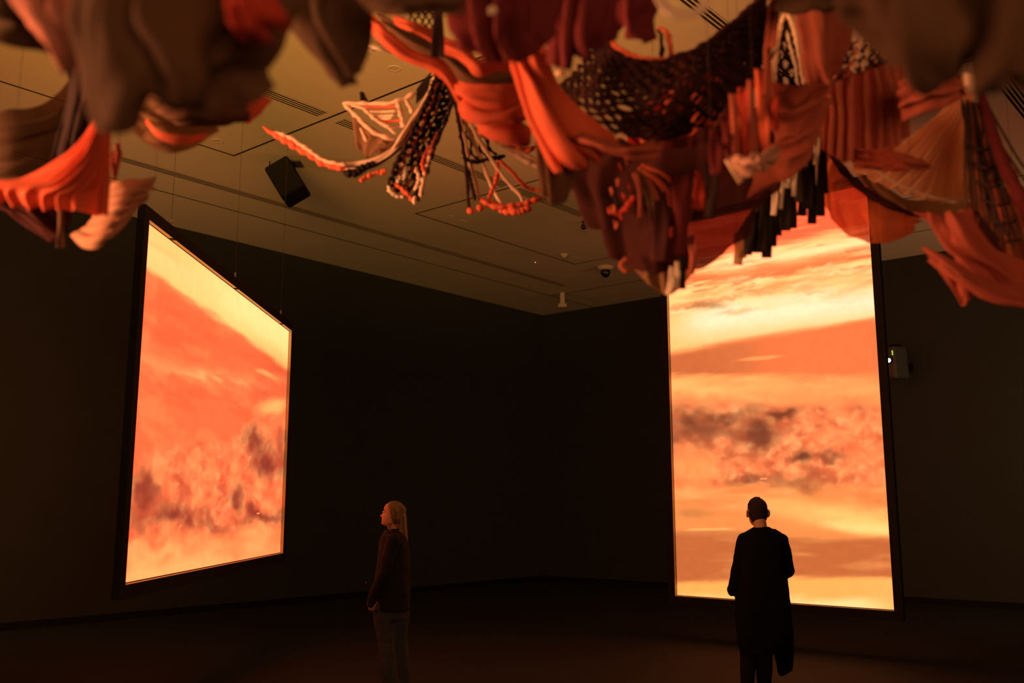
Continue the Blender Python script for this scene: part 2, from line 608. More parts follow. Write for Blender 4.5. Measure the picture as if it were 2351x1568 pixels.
def paint_right(X, Y):
    p = Paint(X, Y, (240, 128, 68))
    n1 = fbm(X / 150, Y / 22 + X / 150, 5)
    n2 = fbm(X / 60 + 5, Y / 60, 5)
    n3 = fbm(X / 26 + 3, Y / 40 + 8, 5)
    sl = Y + (X - 1545) * 0.165 + (n1 - 0.5) * 40            # rising to the right
    # upper coral sky
    p.lay(1 - sstep(540, 640, Y), (246, 112, 66))
    p.lay(sstep(0.52, 0.66, fbm(X / 120, (Y + X * 0.12) / 14, 5)) * (1 - sstep(590, 660, Y)), (255, 150, 88), 0.7)
    # cream streaks
    st = fbm(X / 170 + 2, (Y + (X - 1545) * 0.17) / 17, 5)
    zone = sstep(560, 600, sl - 20) * (1 - sstep(700, 760, sl - 20))
    p.lay(zone, (255, 176, 98), 0.9)
    p.lay(zone * sstep(0.42, 0.60, st), (255, 226, 140), 0.95)
    p.lay(zone * sstep(0.56, 0.68, fbm(X / 90 + 9, (Y + (X - 1545) * 0.17) / 13 + 4, 5)), (236, 120, 66), 0.85)
    p.lay(np.exp(-((Y - (612 - (X - 1640) * 0.155) - (n1 - .5) * 22) / 13.0) ** 2) * sstep(1600, 1680, X), (255, 240, 165), 0.95)
    p.lay(np.exp(-((Y - (642 - (X - 1540) * 0.12) - (n1 - .5) * 30) / 9.0) ** 2), (240, 125, 68), 0.75)
    # broad bright band
    up = 705 - (X - 1545) * 0.16 + (n1 - 0.5) * 60
    lo = 815 - (X - 1545) * 0.172 + (n1 - 0.5) * 16
    band = sstep(-26, 30, Y - up) * (1 - sstep(-20, 12, Y - lo))
    p.lay(band, (255, 205, 118))
    core = np.exp(-((Y - (742 - (X - 1545) * 0.12)) / 44.0) ** 2) * sstep(1520, 1680, X + n2 * 60)
    p.lay(core * band, (255, 248, 196), 1.0)
    p.blob(1620, 700, 44, 11, (190, 90, 50), 0.8, -0.12, 0.5, 1.0, 30, 12)
    p.blob(1790, 655, 70, 8, (250, 160, 88), 0.6, -0.15, 0.5, 1.0, 40, 12)
    p.blob(1940, 640, 80, 10, (255, 200, 115), 0.6, -0.15, 0.5, 1.0, 40, 12)
    puffs(p, 26, 90, 1540, 2020, 600, 720, zone, (20, 60), (3, 8), [(255, 226, 140), (242, 136, 76), (255, 240, 170), (250, 170, 92)], -0.15, 0.55, 0.04)
    # orange band
    lo2 = 868 - (X - 1545) * 0.02 + (n1 - 0.5) * 30
    ob = sstep(-14, 14, Y - lo) * (1 - sstep(-16, 16, Y - lo2))
    p.lay(ob, (241, 126, 70))
    p.lay(ob * (1 - sstep(1560, 1850, X)), (214, 108, 58), 0.75)
    p.blob(1745, 822, 60, 5, (255, 178, 96), 0.75, -0.1, 0.4, 1.0, 40, 10)
    # light orange below
    z = sstep(-14, 14, Y - lo2) * (1 - sstep(915, 960, Y))
    p.lay(z, (252, 160, 88))
    p.lay(z * (1 - sstep(1640, 1830, X + (n2 - .5) * 120)), (255, 196, 108), 0.9)
    p.lay(z * np.exp(-((Y - 848 + (X - 1850) * 0.08) / 5.0) ** 2) * sstep(1780, 1880, X), (255, 190, 108), 0.8)
    p.lay(z * np.exp(-((Y - 872 + (X - 1850) * 0.10) / 12.0) ** 2) * sstep(1800, 1900, X), (243, 128, 72), 0.8)
    puffs(p, 27, 60, 1540, 2030, 850, 930, z, (24, 70), (5, 12), [(255, 186, 104), (246, 140, 78), (255, 172, 94)], -0.05, 0.45, 0.08)
    # mottled cloud deck
    deck = sstep(905, 960, Y + (n2 - .5) * 60) * (1 - sstep(1095, 1150, Y + (n3 - .5) * 70))
    wx_, wy_ = (fbm(X / 70 + 40, Y / 70, 3) - .5) * 60, (fbm(X / 60 + 80, Y / 60, 3) - .5) * 60
    XX, YY = X + wx_, Y + wy_
    p.lay(deck, (246, 130, 74))
    cl = fbm(XX / 62, YY / 34, 5, 0.5)
    p.lay(deck * sstep(0.44, 0.62, cl), (255, 160, 92), 0.9)
    for (bx, by, rx, ry, a, dk) in [(1590, 990, 80, 34, .8, 1), (1650, 962, 90, 22, .7, 1), (1742, 995, 44, 40, .95, 1), (1690, 990, 110, 40, .5, 0),
                                (1790, 948, 48, 17, .8, 1), (1845, 1052, 26, 18, .95, 1), (1905, 1048, 50, 22, .65, 0),
                                (1740, 1050, 60, 26, .6, 0), (1700, 1098, 60, 16, .7, 0), (1790, 1105, 90, 20, .75, 0), (1890, 1100, 90, 28, .7, 0),
                                (1985, 960, 44, 14, .6, 0), (1670, 1022, 60, 24, .6, 0), (1970, 1085, 70, 20, .6, 0), (1820, 985, 60, 30, .45, 0), (1930, 985, 40, 16, .45, 0)]:
        dx, dy = (XX - bx) / rx, (YY - by) / ry
        p.lay(np.exp(-(dx * dx + dy * dy) * 1.1), (120, 58, 36) if dk else (205, 86, 50), a)
    puffs(p, 21, 420, 1540, 2040, 925, 1125, deck, (7, 26), (5, 15), [(255, 164, 96), (255, 178, 108), (255, 156, 88), (228, 104, 60), (214, 92, 54), (240, 122, 70)], 0.0, 0.55)
    puffs(p, 22, 260, 1640, 2040, 930, 1110, deck, (4, 13), (4, 9), [(255, 172, 104), (255, 184, 114), (224, 100, 58), (255, 160, 92)], 0.0, 0.6)
    for (bx, by, rx, ry, a) in [(1595, 990, 60, 22, .6), (1650, 965, 60, 12, .5), (1742, 996, 30, 30, .75), (1792, 947, 34, 11, .7), (1845, 1053, 18, 13, .8), (1905, 1045, 34, 10, .45), (1690, 1000, 40, 16, .4), (1720, 1105, 40, 9, .45), (1830, 1108, 60, 12, .4)]:
        dx, dy = (XX - bx) / rx, (YY - by) / ry
        p.lay(np.exp(-(dx * dx + dy * dy) ** 1.3), (118, 56, 36), a)
    p.blob(1585, 1075, 70, 40, (240, 160, 84), 0.75, 0, 0.3, 1.0, 40, 40)
    # lower sky
    lowz = sstep(1095, 1150, Y + (n2 - .5) * 60)
    p.lay(lowz, (241, 150, 78))
    p.lay(lowz * sstep(0.38, 0.78, fbm(X / 90 + 4, Y / 30 + 2, 3)) * (1 - sstep(1160, 1200, Y)), (255, 176, 98), 0.8)
    p.lay(lowz * sstep(0.40, 0.8, fbm(X / 100 + 14, Y / 20 + 5, 3)) * (1 - sstep(1170, 1215, Y)), (228, 128, 66), 0.6)
    p.blob(1960, 1190, 190, 34, (255, 205, 112), 0.95, 0.14, 0.25, 1.2, 80, 30)
    p.blob(2000, 1213, 130, 17, (255, 226, 134), 0.9, 0.10, 0.3, 1.0, 60, 20)
    p.blob(1800, 1165, 90, 16, (255, 190, 100), 0.6, 0.25, 0.3, 1.0, 60, 20)
    p.blob(1590, 1180, 60, 12, (222, 128, 66), 0.6, 0.0, 0.3, 1.0, 60, 20)
    ub = 1222 + sstep(1700, 1850, X) * 14 + (n1 - .5) * 16
    lb = 1338 - sstep(1600, 1820, X) * 12 + (n1 - .5) * 14
    b2 = sstep(-10, 14, Y - ub) * (1 - sstep(-8, 8, Y - lb))
    p.lay(b2, (211, 110, 58))
    p.lay(b2 * sstep(0.36, 0.78, fbm(X / 120 + 3, Y / 22 + 6, 3)), (236, 138, 76), 0.7)
    p.blob(1840, 1272, 34, 6, (245, 150, 80), 0.7, 0.05, 0.3, 1.0, 40, 10)
    p.blob(1985, 1300, 60, 10, (242, 146, 80), 0.6, 0.0, 0.4, 1.0, 40, 14)
    p.lay(np.exp(-((Y - 1215 + 0.02 * (X - 1630)) / 2.5) ** 2) * sstep(1560, 1600, X) * (1 - sstep(1660, 1700, X)), (255, 205, 110), 0.8)
    bz = sstep(-6, 10, Y - lb)
    p.lay(bz, (247, 184, 92))
    p.lay(sstep(1352, 1385, Y - (X - 1555) * 0.02 + (n1 - .5) * 20) * bz, (251, 233, 152), 0.95)
    p.lay(bz * sstep(1960, 2050, X + (n2 - .5) * 40), (247, 190, 100), 0.8)
    # the small overlay mark of the projected film
    p.lay(((abs(X - 1754) < 8) & (abs(Y - 1099) < 2.2)) * 1.0, (255, 180, 110))
    return p.c


def paint_left(X, Y):
    p = Paint(X, Y, (250, 116, 66))
    n1 = fbm(X / 60, (Y - X * 0.55) / 26, 5)
    n2 = fbm(X / 40 + 5, Y / 50, 5)
    n3 = fbm(X / 18 + 3, Y / 30 + 8, 5)
    d = Y - (618 + (X - 335) * 0.69 + (n1 - .5) * 26)          # boundary of the yellow band
    p.lay(1 - sstep(-14, 12, d), (255, 212, 118))
    p.lay(np.exp(-((d + 70) / 52.0) ** 2) * sstep(400, 560, X), (255, 240, 152), 0.95)
    p.lay(np.exp(-((d + 55) / 40.0) ** 2) * (1 - sstep(400, 560, X)), (255, 224, 140), 0.6)
    p.lay(sstep(-40, 0, d) * (1 - sstep(-8, 10, d)) * sstep(520, 640, X), (255, 190, 104), 0.8)
    p.lay(np.exp(-((Y - (556 + (X - 345) * 0.62)) / 9.0) ** 2) * (1 - sstep(380, 460, X)), (255, 198, 110), 0.6)
    # red below with softer tones
    red = sstep(-6, 14, d)
    p.lay(red * np.exp(-((d - 45) / 50.0) ** 2), (243, 110, 62), 0.8)
    p.lay(red * sstep(560, 660, X) * (1 - sstep(60, 150, d)), (224, 98, 56), 0.75)
    # lighter streaks
    sl = Y - (838 + (X - 320) * 0.20 + (n1 - .5) * 50)
    p.lay(np.exp(-(sl / 26.0) ** 2) * (1 - sstep(560, 660, X) * 0.6), (255, 158, 92), 0.85)
    p.lay(np.exp(-((sl - 2) / 8.0) ** 2) * sstep(380, 470, X) * (1 - sstep(560, 640, X)), (255, 182, 106), 0.8)
    soft = fbm(X / 90 + 3, (Y - X * 0.35) / 60 + 2, 4)
    p.lay(red * sstep(0.48, 0.72, soft), (255, 146, 84), 0.55)
    p.lay(red * sstep(0.50, 0.75, fbm(X / 80 + 13, (Y - X * 0.45) / 46 + 7, 4)), (236, 100, 58), 0.6)
    p.blob(330, 790, 26, 46, (255, 140, 82), 0.6, 0.0, 0.3, 1.2, 30, 40)
    p.blob(612, 858, 26, 6, (255, 172, 98), 0.9, 0.45, 0.4, 1.0, 20, 10)
    p.blob(610, 905, 60, 14, (232, 100, 58), 0.7, 0.25, 0.3, 1.0, 30, 20)
    p.blob(625, 935, 44, 20, (255, 192, 106), 0.95, -0.25, 0.35, 1.0, 24, 20)
    # mottled clouds
    diag = Y - (1080 - (X - 300) * 0.40 + (n2 - .5) * 110)
    deck = sstep(-30, 60, diag) * (1 - sstep(1215, 1285, Y + (X - 300) * 0.10 + (n3 - .5) * 70))
    wx_, wy_ = (fbm(X / 40 + 40, Y / 60, 3) - .5) * 40, (fbm(X / 36 + 80, Y / 55, 3) - .5) * 60
    XX, YY = X + wx_, Y + wy_
    p.lay(deck, (250, 126, 72))
    cl = fbm(XX / 34, YY / 44, 5, 0.5)
    p.lay(deck * sstep(0.42, 0.62, cl), (255, 160, 92), 0.9)
    for (bx, by, rx, ry, a, dk) in [(585, 1010, 34, 26, .85, 1), (607, 1062, 22, 46, .95, 1), (635, 1040, 20, 60, .6, 0), (560, 1075, 30, 40, .5, 0),
                                (335, 1130, 30, 44, .75, 1), (328, 1200, 34, 40, .65, 0), (392, 1168, 34, 30, .85, 1), (436, 1175, 20, 26, .65, 1),
                                (418, 1108, 26, 20, .7, 0), (508, 1130, 24, 34, .6, 0), (547, 1135, 14, 26, .85, 1), (600, 1190, 60, 20, .75, 1),
                                (480, 1195, 54, 30, .65, 0), (457, 1035, 24, 15, .7, 0), (540, 1190, 40, 24, .55, 0), (640, 1175, 14, 16, .7, 1), (590, 1115, 40, 22, .6, 0), (420, 1215, 60, 20, .5, 0)]:
        dx, dy = (XX - bx) / rx, (YY - by) / ry
        p.lay(np.exp(-(dx * dx + dy * dy) * 1.1), (150, 52, 38) if dk else (220, 78, 48), a)
    puffs(p, 23, 420, 290, 660, 950, 1260, deck, (5, 15), (9, 26), [(255, 160, 92), (255, 172, 102), (255, 152, 86), (232, 92, 54), (220, 80, 50), (246, 118, 68)], 0.1, 0.55)
    puffs(p, 24, 260, 380, 660, 960, 1220, deck, (3, 8), (5, 13), [(255, 168, 98), (255, 180, 108), (228, 88, 54), (255, 158, 90)], 0.1, 0.6)
    for (bx, by, rx, ry, a) in [(588, 1010, 22, 16, .6), (606, 1062, 16, 36, .8), (640, 1050, 10, 50, .4), (338, 1132, 22, 30, .5), (392, 1168, 24, 20, .65), (434, 1175, 14, 16, .5), (547, 1135, 9, 20, .7), (600, 1190, 40, 12, .6), (480, 1200, 30, 14, .35), (325, 1200, 20, 30, .35)]:
        dx, dy = (XX - bx) / rx, (YY - by) / ry
        p.lay(np.exp(-(dx * dx + dy * dy) ** 1.3), (146, 52, 38), a)
    # bottom
    lowz = sstep(1225, 1285, Y + (X - 300) * 0.13 + (n2 - .5) * 70)
    p.lay(lowz, (255, 158, 88))
    p.lay(lowz * sstep(0.36, 0.78, fbm(X / 40 + 6, Y / 34, 3)), (255, 186, 104), 0.9)
    puffs(p, 25, 120, 290, 650, 1220, 1300, lowz, (10, 26), (8, 20), [(255, 172, 98), (246, 128, 72), (255, 186, 106)], 0.1, 0.45)
    p.lay(sstep(1296, 1330, Y + (X - 290) * 0.19 + (n2 - .5) * 20) * (1 - sstep(420, 560, X)), (255, 190, 108), 0.8)
    p.blob(640, 1240, 26, 26, (238, 122, 70), 0.7, 0, 0.3, 1.0, 24, 24)
    p.lay(((abs(X - 593) < 3.5) & (abs(Y - 1178) < 1.6)) * 1.0, (255, 176, 110))
    return p.c


def mat_film():
    m = bpy.data.materials.new('projected_sunset_film')
    m.use_nodes = True
    nt = m.node_tree
    nt.nodes.clear()
    at = nt.nodes.new('ShaderNodeAttribute')
    at.attribute_name = 'film'
    tc = nt.nodes.new('ShaderNodeTexCoord')
    nz = nt.nodes.new('ShaderNodeTexNoise')
    nz.inputs['Scale'].default_value = 9.0
    nz.inputs['Detail'].default_value = 8
    nt.links.new(tc.outputs['Object'], nz.inputs['Vector'])
    mr = nt.nodes.new('ShaderNodeMapRange')
    mr.inputs[3].default_value = 0.90
    mr.inputs[4].default_value = 1.10
    nt.links.new(nz.outputs['Fac'], mr.inputs[0])
    e = nt.nodes.new('ShaderNodeEmission')
    nt.links.new(at.outputs['Color'], e.inputs[0])
    nt.links.new(mr.outputs[0], e.inputs[1])
    o = nt.nodes.new('ShaderNodeOutputMaterial')
    nt.links.new(e.outputs[0], o.inputs[0])
    return m


M_FILM = mat_film()


def screen(name, label, p0, p1, ztop, front, paint, nx, ny, wires):
    """p0,p1: bottom corners of the picture; front: unit vector out of the picture"""
    p0, p1 = np.array(p0), np.array(p1)
    W = np.linalg.norm(p1 - p0)
    ax = (p1 - p0) / W
    fr = np.array(front)
    zb = p0[2]
    root = empty(name, (p0 + p1) / 2 + Z3 * (ztop - zb), label, 'projection screen', 'suspended projection screens')
    # picture: a thin film panel, front and back faces
    S, T = np.meshgrid(np.linspace(0, 1, nx), np.linspace(0, 1, ny))
    G = p0 + ax * (S * W)[..., None] + Z3 * (T * (ztop - zb))[..., None]
    px, py = project(G)
    colr = paint(px, py)
    lin = s2l(np.clip(colr, 0, 1))
    lin[..., 0] *= 1 + 1.3 * sstep(0.90, 1.0, colr[..., 0])      # the camera clips red there
    vs = G.reshape(-1, 3)
    back = vs - fr * 0.012
    fs = []
    N = nx * ny
    for j in range(ny - 1):
        for i in range(nx - 1):
            a = j * nx + i
            fs.append((a, a + 1, a + nx + 1, a + nx))
    # rear face: coarse copy of the same film
    st = 8
    ii = list(range(0, nx, st))
    jj = list(range(0, ny, st))
    if ii[-1] != nx - 1:
        ii.append(nx - 1)
    if jj[-1] != ny - 1:
        jj.append(ny - 1)
    bidx = np.array([[j * nx + i for i in ii] for j in jj])
    bv = back[bidx.reshape(-1)]
    nb = len(ii)
    for j in range(len(jj) - 1):
        for i in range(nb - 1):
            a = N + j * nb + i
            fs.append((a, a + nb, a + nb + 1, a + 1))
    allv = np.concatenate([vs, bv])
    o = obj_from('picture', allv, fs, M_FILM, root)
    o['label'] = 'glowing orange sunset clouds'
    full = np.ones((len(allv), 4))
    full[:N, :3] = lin.reshape(-1, 3)
    full[N:, :3] = lin.reshape(-1, 3)[bidx.reshape(-1)]
    at = o.data.color_attributes.new('film', 'FLOAT_COLOR', 'POINT')
    at.data.foreach_set('color', full.reshape(-1).astype(np.float32))
    # frame of four profiles: fascia 0.11 wide, the picture sits 0.05 behind its front
    fw, fd, gap, lip = 0.095, 0.06, 0.012, 0.036
    cz = (zb + ztop) / 2
    hz = (ztop - zb) / 2
    mid = (p0 + p1) / 2
    cdep = fr * (lip - fd / 2)

    def bar(nm, c, hx, hzz):
        obj_from(nm, *box_vf(c + cdep, ax, fr, Z3, hx, fd / 2, hzz), M_FRAME, root, bevel=0.004)
    side = W / 2 + gap + fw / 2
    bar('frame_side', np.array([mid[0], mid[1], cz]) - ax * side, fw / 2, hz + gap + fw)
    bar('frame_side', np.array([mid[0], mid[1], cz]) + ax * side, fw / 2, hz + gap + fw)
    bar('frame_rail', np.array([mid[0], mid[1], ztop + gap + fw / 2]), W / 2 + gap, fw / 2)
    bar('frame_rail', np.array([mid[0], mid[1], zb - gap - fw / 2]), W / 2 + gap, fw / 2)
    # pale inner faces of the frame
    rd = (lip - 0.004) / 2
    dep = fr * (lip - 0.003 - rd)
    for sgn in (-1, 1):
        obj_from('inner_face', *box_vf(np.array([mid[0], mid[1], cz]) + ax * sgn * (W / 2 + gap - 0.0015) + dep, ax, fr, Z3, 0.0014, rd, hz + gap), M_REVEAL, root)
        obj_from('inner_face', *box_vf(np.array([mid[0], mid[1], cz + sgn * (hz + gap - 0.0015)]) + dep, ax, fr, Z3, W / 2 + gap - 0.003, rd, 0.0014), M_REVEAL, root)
    # hanging wires with shackles and the clips under the rail
    for s in wires:
        b = p0 + ax * (s * W)
        top = np.array([b[0], b[1], ztop + gap + fw]) + cdep
        obj_from('wire', *tube_vf([top + Z3 * 0.05, np.array([top[0], top[1], CZ])], 0.0018, 6), M_WIRE, root)
        sh = MB()
        ring = [top + Z3 * (0.028 + 0.022 * math.cos(a)) + ax * 0.016 * math.sin(a) for a in np.linspace(0, 2 * math.pi, 14)]
        sh.add(tube_vf(ring, 0.006, 6, False))
        sh.add(lathe_vf(top + Z3 * 0.062, [(0.010, 0.0), (0.010, 0.02)], 8))
        sh.build('shackle', M_STEEL, root, True)
        MB().box(np.array([b[0], b[1], ztop + gap - 0.006]) + fr * 0.02, (0.02, 0.02, 0.004), (ax, fr, Z3)).build('clip', M_BLACK, root)
    return root


zb = 1.06
q0, q1 = PZ(279, 1339, zb), PZ(643, 1268, zb)
dl = (q1 - q0) / np.linalg.norm(q1 - q0)
screen('projection_screen', 'wide hanging screen of orange sunset clouds, left of the woman', q0, q1, zb + (1.6 - zb) * (0.2994 + 0.0761) / 0.0761,
       (dl[1], -dl[0], 0), paint_left, 340, 220, (0.11, 0.497, 0.90))
LW = np.linalg.norm(q1 - q0)
zb = 0.51
q0, q1 = PZ(1555, 1366, zb), PZ(2053, 1400, zb)
dr = (q1 - q0) / np.linalg.norm(q1 - q0)
RW = np.linalg.norm(q1 - q0)
screen('projection_screen', 'tall hanging screen of sunset clouds behind the person in a coat', q0, q1, zb + RW * 16 / 9,
       (dr[1], -dr[0], 0), paint_right, 220, 390, (0.1, 0.9))
print('screens', LW, RW, q0, q1)

# projector on the right wall, turned on its side
pc = UV(0.42, 0, 0)
rr = ray(2056, 838)
Dp = 15.9
pc = P(2054, 834, Dp)
tgt = np.array([3.0, 11.5, 2.6])
fdir = np.array([-0.80, -0.60, -0.06])
fdir /= np.linalg.norm(fdir)
sdir = np.cross(fdir, Z3)
sdir /= np.linalg.norm(sdir)
udir = np.cross(sdir, fdir)
r0 = empty('projector', pc + udir * 0.3, 'dark upright projector with glaring lens on the right wall', 'projector')
obj_from('housing', *box_vf(pc, sdir, fdir, udir, 0.13, 0.20, 0.27), mat_basic('projector_shell', (0.05, 0.06, 0.075), 0.5, 0.4), r0, bevel=0.03)
obj_from('front_panel', *box_vf(pc + fdir * 0.203 + sdir * 0.0 - udir * 0.11, sdir, fdir, udir, 0.10, 0.006, 0.12), mat_basic('projector_front', (0.10, 0.09, 0.085), 0.6, 0.3), r0, bevel=0.004)
lc = pc + fdir * 0.20 - sdir * 0.055 + udir * 0.035
ls = [lc + fdir * d for d in (0, 0.05)]
obj_from('lens_barrel', *tube_vf(ls, 0.05, 20), M_BLACK, r0, True)
ls = [lc + fdir * d for d in (0.051, 0.055)]
obj_from('lens', *tube_vf(ls, 0.030, 20), mat_emit('projector_beam_lens', (0.80, 0.90, 1.0), 14.0), r0, True)
M_LED = mat_emit('green_indicator', (0.55, 0.9, 0.08), 2.5)
for k in range(3):
    a = pc + fdir * 0.2005 - sdir * 0.10 + udir * (0.185 - k * 0.027)
    obj_from('indicator', *tube_vf([a, a + fdir * 0.008], 0.007, 8), M_LED, r0, True)
wallp = pc - A3 * 0.12
hit = COR + B2 * float(np.dot(wallp[:2] - COR, B2))
hit = np.array([hit[0], hit[1], pc[2]]) + A3 * 0.03
obj_from('wall_arm', *tube_vf([wallp + udir * 0.0, hit], 0.035, 10), M_BLACK, r0)
obj_from('wall_plate', *box_vf(hit - A3 * 0.012, B3, A3, Z3, 0.07, 0.011, 0.07), M_BLACK, r0, bevel=0.004)
obj_from('side_bracket', *box_vf(pc + udir * 0.285 - sdir * 0.04, sdir, fdir, udir, 0.06, 0.10, 0.026), M_BLACK, r0, bevel=0.008)
# ------------------------------------------------------------------ people
def taper(a, b, ra, rb, n=14, rings=5):
    """closed tapered capsule"""
    a, b = np.array(a, float), np.array(b, float)
    t = b - a
    L = np.linalg.norm(t)
    t = t / L
    pts, rad = [], []
    for k in range(rings + 1):
        th = math.pi / 2 * k / rings
        pts.append(a - t * ra * math.cos(th))
        rad.append(max(1e-4, ra * math.sin(th)))
    for k in range(rings + 1):
        th = math.pi / 2 * k / rings
        pts.append(b + t * rb * math.sin(th))
        rad.append(max(1e-4, rb * math.cos(th)))
    return tube_vf(pts, rad, n)


def rings_vf(rings, n=28):
    """rings: (cx, cy, z, front/back half sizes rx, ry, exponent)"""
    vs, fs = [], []
    for (cx_, cy_, z, rx, ry, ex) in rings:
        for k in range(n):
            a = 2 * math.pi * k / n
            ca, sa = math.cos(a), math.sin(a)
            vs.append(np.array([cx_ + rx * math.copysign(abs(ca) ** (2 / ex), ca), cy_ + ry * math.copysign(abs(sa) ** (2 / ex), sa), z]))
    m = len(rings)
    for i in range(m - 1):
        for k in range(n):
            k2 = (k + 1) % n
            fs.append((i * n + k, i * n + k2, (i + 1) * n + k2, (i + 1) * n + k))
    fs.append(tuple(range(n))[::-1])
    fs.append(tuple((m - 1) * n + k for k in range(n)))
    return vs, fs


def head_vf(ears=True):
    """head about 0.235 tall, face to +x, eye line at z=0"""
    z = np.array([-.122, -.116, -.105, -.092, -.08, -.072, -.064, -.052, -.04, -.02, 0, .015, .03, .05, .075, .095, .107, .114])
    fx = np.array([.035, .070, .088, .083, .092, .087, .092, .088, .088, .088, .085, .087, .095, .094, .082, .060, .035, .006])
    bx = np.array([-.050, -.052, -.056, -.062, -.067, -.070, -.073, -.078, -.083, -.092, -.098, -.100, -.100, -.097, -.084, -.062, -.036, -.006])
    hw = np.array([.020, .032, .046, .055, .060, .062, .064, .067, .070, .073, .075, .076, .076, .073, .063, .046, .028, .005])
    zz = np.linspace(-.122, .114, 60)
    F, Bk, Wd = np.interp(zz, z, fx), np.interp(zz, z, bx), np.interp(zz, z, hw)
    n = 48
    vs, fs = [], []
    for i, q in enumerate(zz):
        for k in range(n):
            a = 2 * math.pi * k / n
            ca, sa = math.cos(a), math.sin(a)
            x = (F[i] if ca > 0 else -Bk[i]) * ca
            y = Wd[i] * math.copysign(abs(sa) ** 0.85, sa)
            if ca > 0:
                nose = math.exp(-(y / .011) ** 2) * max(0.0, np.interp(q, [-.056, -.050, -.040, -.005, .012], [0, .022, .036, .010, 0]))
                lips = math.exp(-(y / .020) ** 2) * (0.007 * math.exp(-((q + .066) / .005) ** 2) + 0.006 * math.exp(-((q + .079) / .005) ** 2))
                chin = math.exp(-(y / .022) ** 2) * 0.010 * math.exp(-((q + .104) / .010) ** 2)
                eye = -0.014 * math.exp(-((abs(y) - .031) / .014) ** 2 - ((q - 0.002) / .011) ** 2)
                lid = 0.008 * math.exp(-((abs(y) - .031) / .009) ** 2 - ((q + 0.001) / .006) ** 2)
                brow = 0.005 * math.exp(-((abs(y) - .028) / .020) ** 2 - ((q - .024) / .007) ** 2)
                cheek = 0.006 * math.exp(-((abs(y) - .040) / .018) ** 2 - ((q + .035) / .018) ** 2)
                x += nose + lips + chin + eye + lid + brow + cheek
            vs.append(np.array([x, y, q]))
    for i in range(59):
        for k in range(n):
            k2 = (k + 1) % n
            fs.append((i * n + k, i * n + k2, (i + 1) * n + k2, (i + 1) * n + k))
    fs.append(tuple(range(n))[::-1])
    fs.append(tuple(59 * n + k for k in range(n)))
    for s in ((-1, 1) if ears else ()):     # ears
        ring = [(-0.012 + 0.017 * math.cos(a) - 0.004 * math.sin(a), s * (0.086 - 0.010 * math.cos(a)), -0.012 + 0.030 * math.sin(a)) for a in np.linspace(0, 2 * math.pi, 18)]
        e = tube_vf(ring, 0.0075, 6, False)
        nn = len(vs)
        vs += list(e[0])
        fs += [tuple(i + nn for i in f) for f in e[1]]
        e = rings_vf([(-0.012, s * 0.074, -0.035, 0.002, 0.002, 2), (-0.012, s * 0.079, -0.03, 0.012, 0.009, 2), (-0.012, s * 0.080, 0.01, 0.013, 0.009, 2), (-0.012, s * 0.075, 0.016, 0.002, 0.002, 2)], 10)
        nn = len(vs)
        vs += list(e[0])
        fs += [tuple(i + nn for i in f) for f in e[1]]
    return vs, fs


def xf(vf, M):
    M = np.array(M)
    return [M[:3, :3] @ np.array(v) + M[:3, 3] for v in vf[0]], vf[1]


def hand_vf(wrist, d_out, d_thumb, curl, s=1.0):
    """relaxed hand: wrist point, direction of the fingers, direction towards the thumb side, palm-ward curl direction"""
    w = np.array(wrist, float)
    d = np.array(d_out, float)
    d /= np.linalg.norm(d)
    t = np.array(d_thumb, float)
    t -= d * np.dot(t, d)
    t /= np.linalg.norm(t)
    c = np.array(curl, float)
    c -= d * np.dot(c, d) + t * np.dot(c, t)
    c /= np.linalg.norm(c) + 1e-9
    out = []
    for k in range(4):
        y = (0.030 - 0.020 * k) * s
        out.append(taper(w, w + d * 0.085 * s + t * y, 0.020 * s, 0.012 * s, 10))
        L = (0.040, 0.046, 0.043, 0.034)[k] * s
        p = w + d * 0.088 * s + t * y
        q = p + d * L * 0.85 + c * L * 0.5
        r = q + d * L * 0.35 + c * L * 0.75
        e = r - d * L * 0.05 + c * L * 0.6
        out += [taper(p, q, .0095 * s, .0088 * s, 8), taper(q, r, .0088 * s, .008 * s, 8), taper(r, e, .008 * s, .0068 * s, 8)]
    p = w + d * 0.025 * s + t * 0.022 * s
    q = p + d * 0.035 * s + t * 0.026 * s + c * 0.012 * s
    r = q + d * 0.033 * s + t * 0.004 * s + c * 0.016 * s
    out += [taper(p, q, .013 * s, .010 * s, 8), taper(q, r, .010 * s, .0075 * s, 8)]
    return out


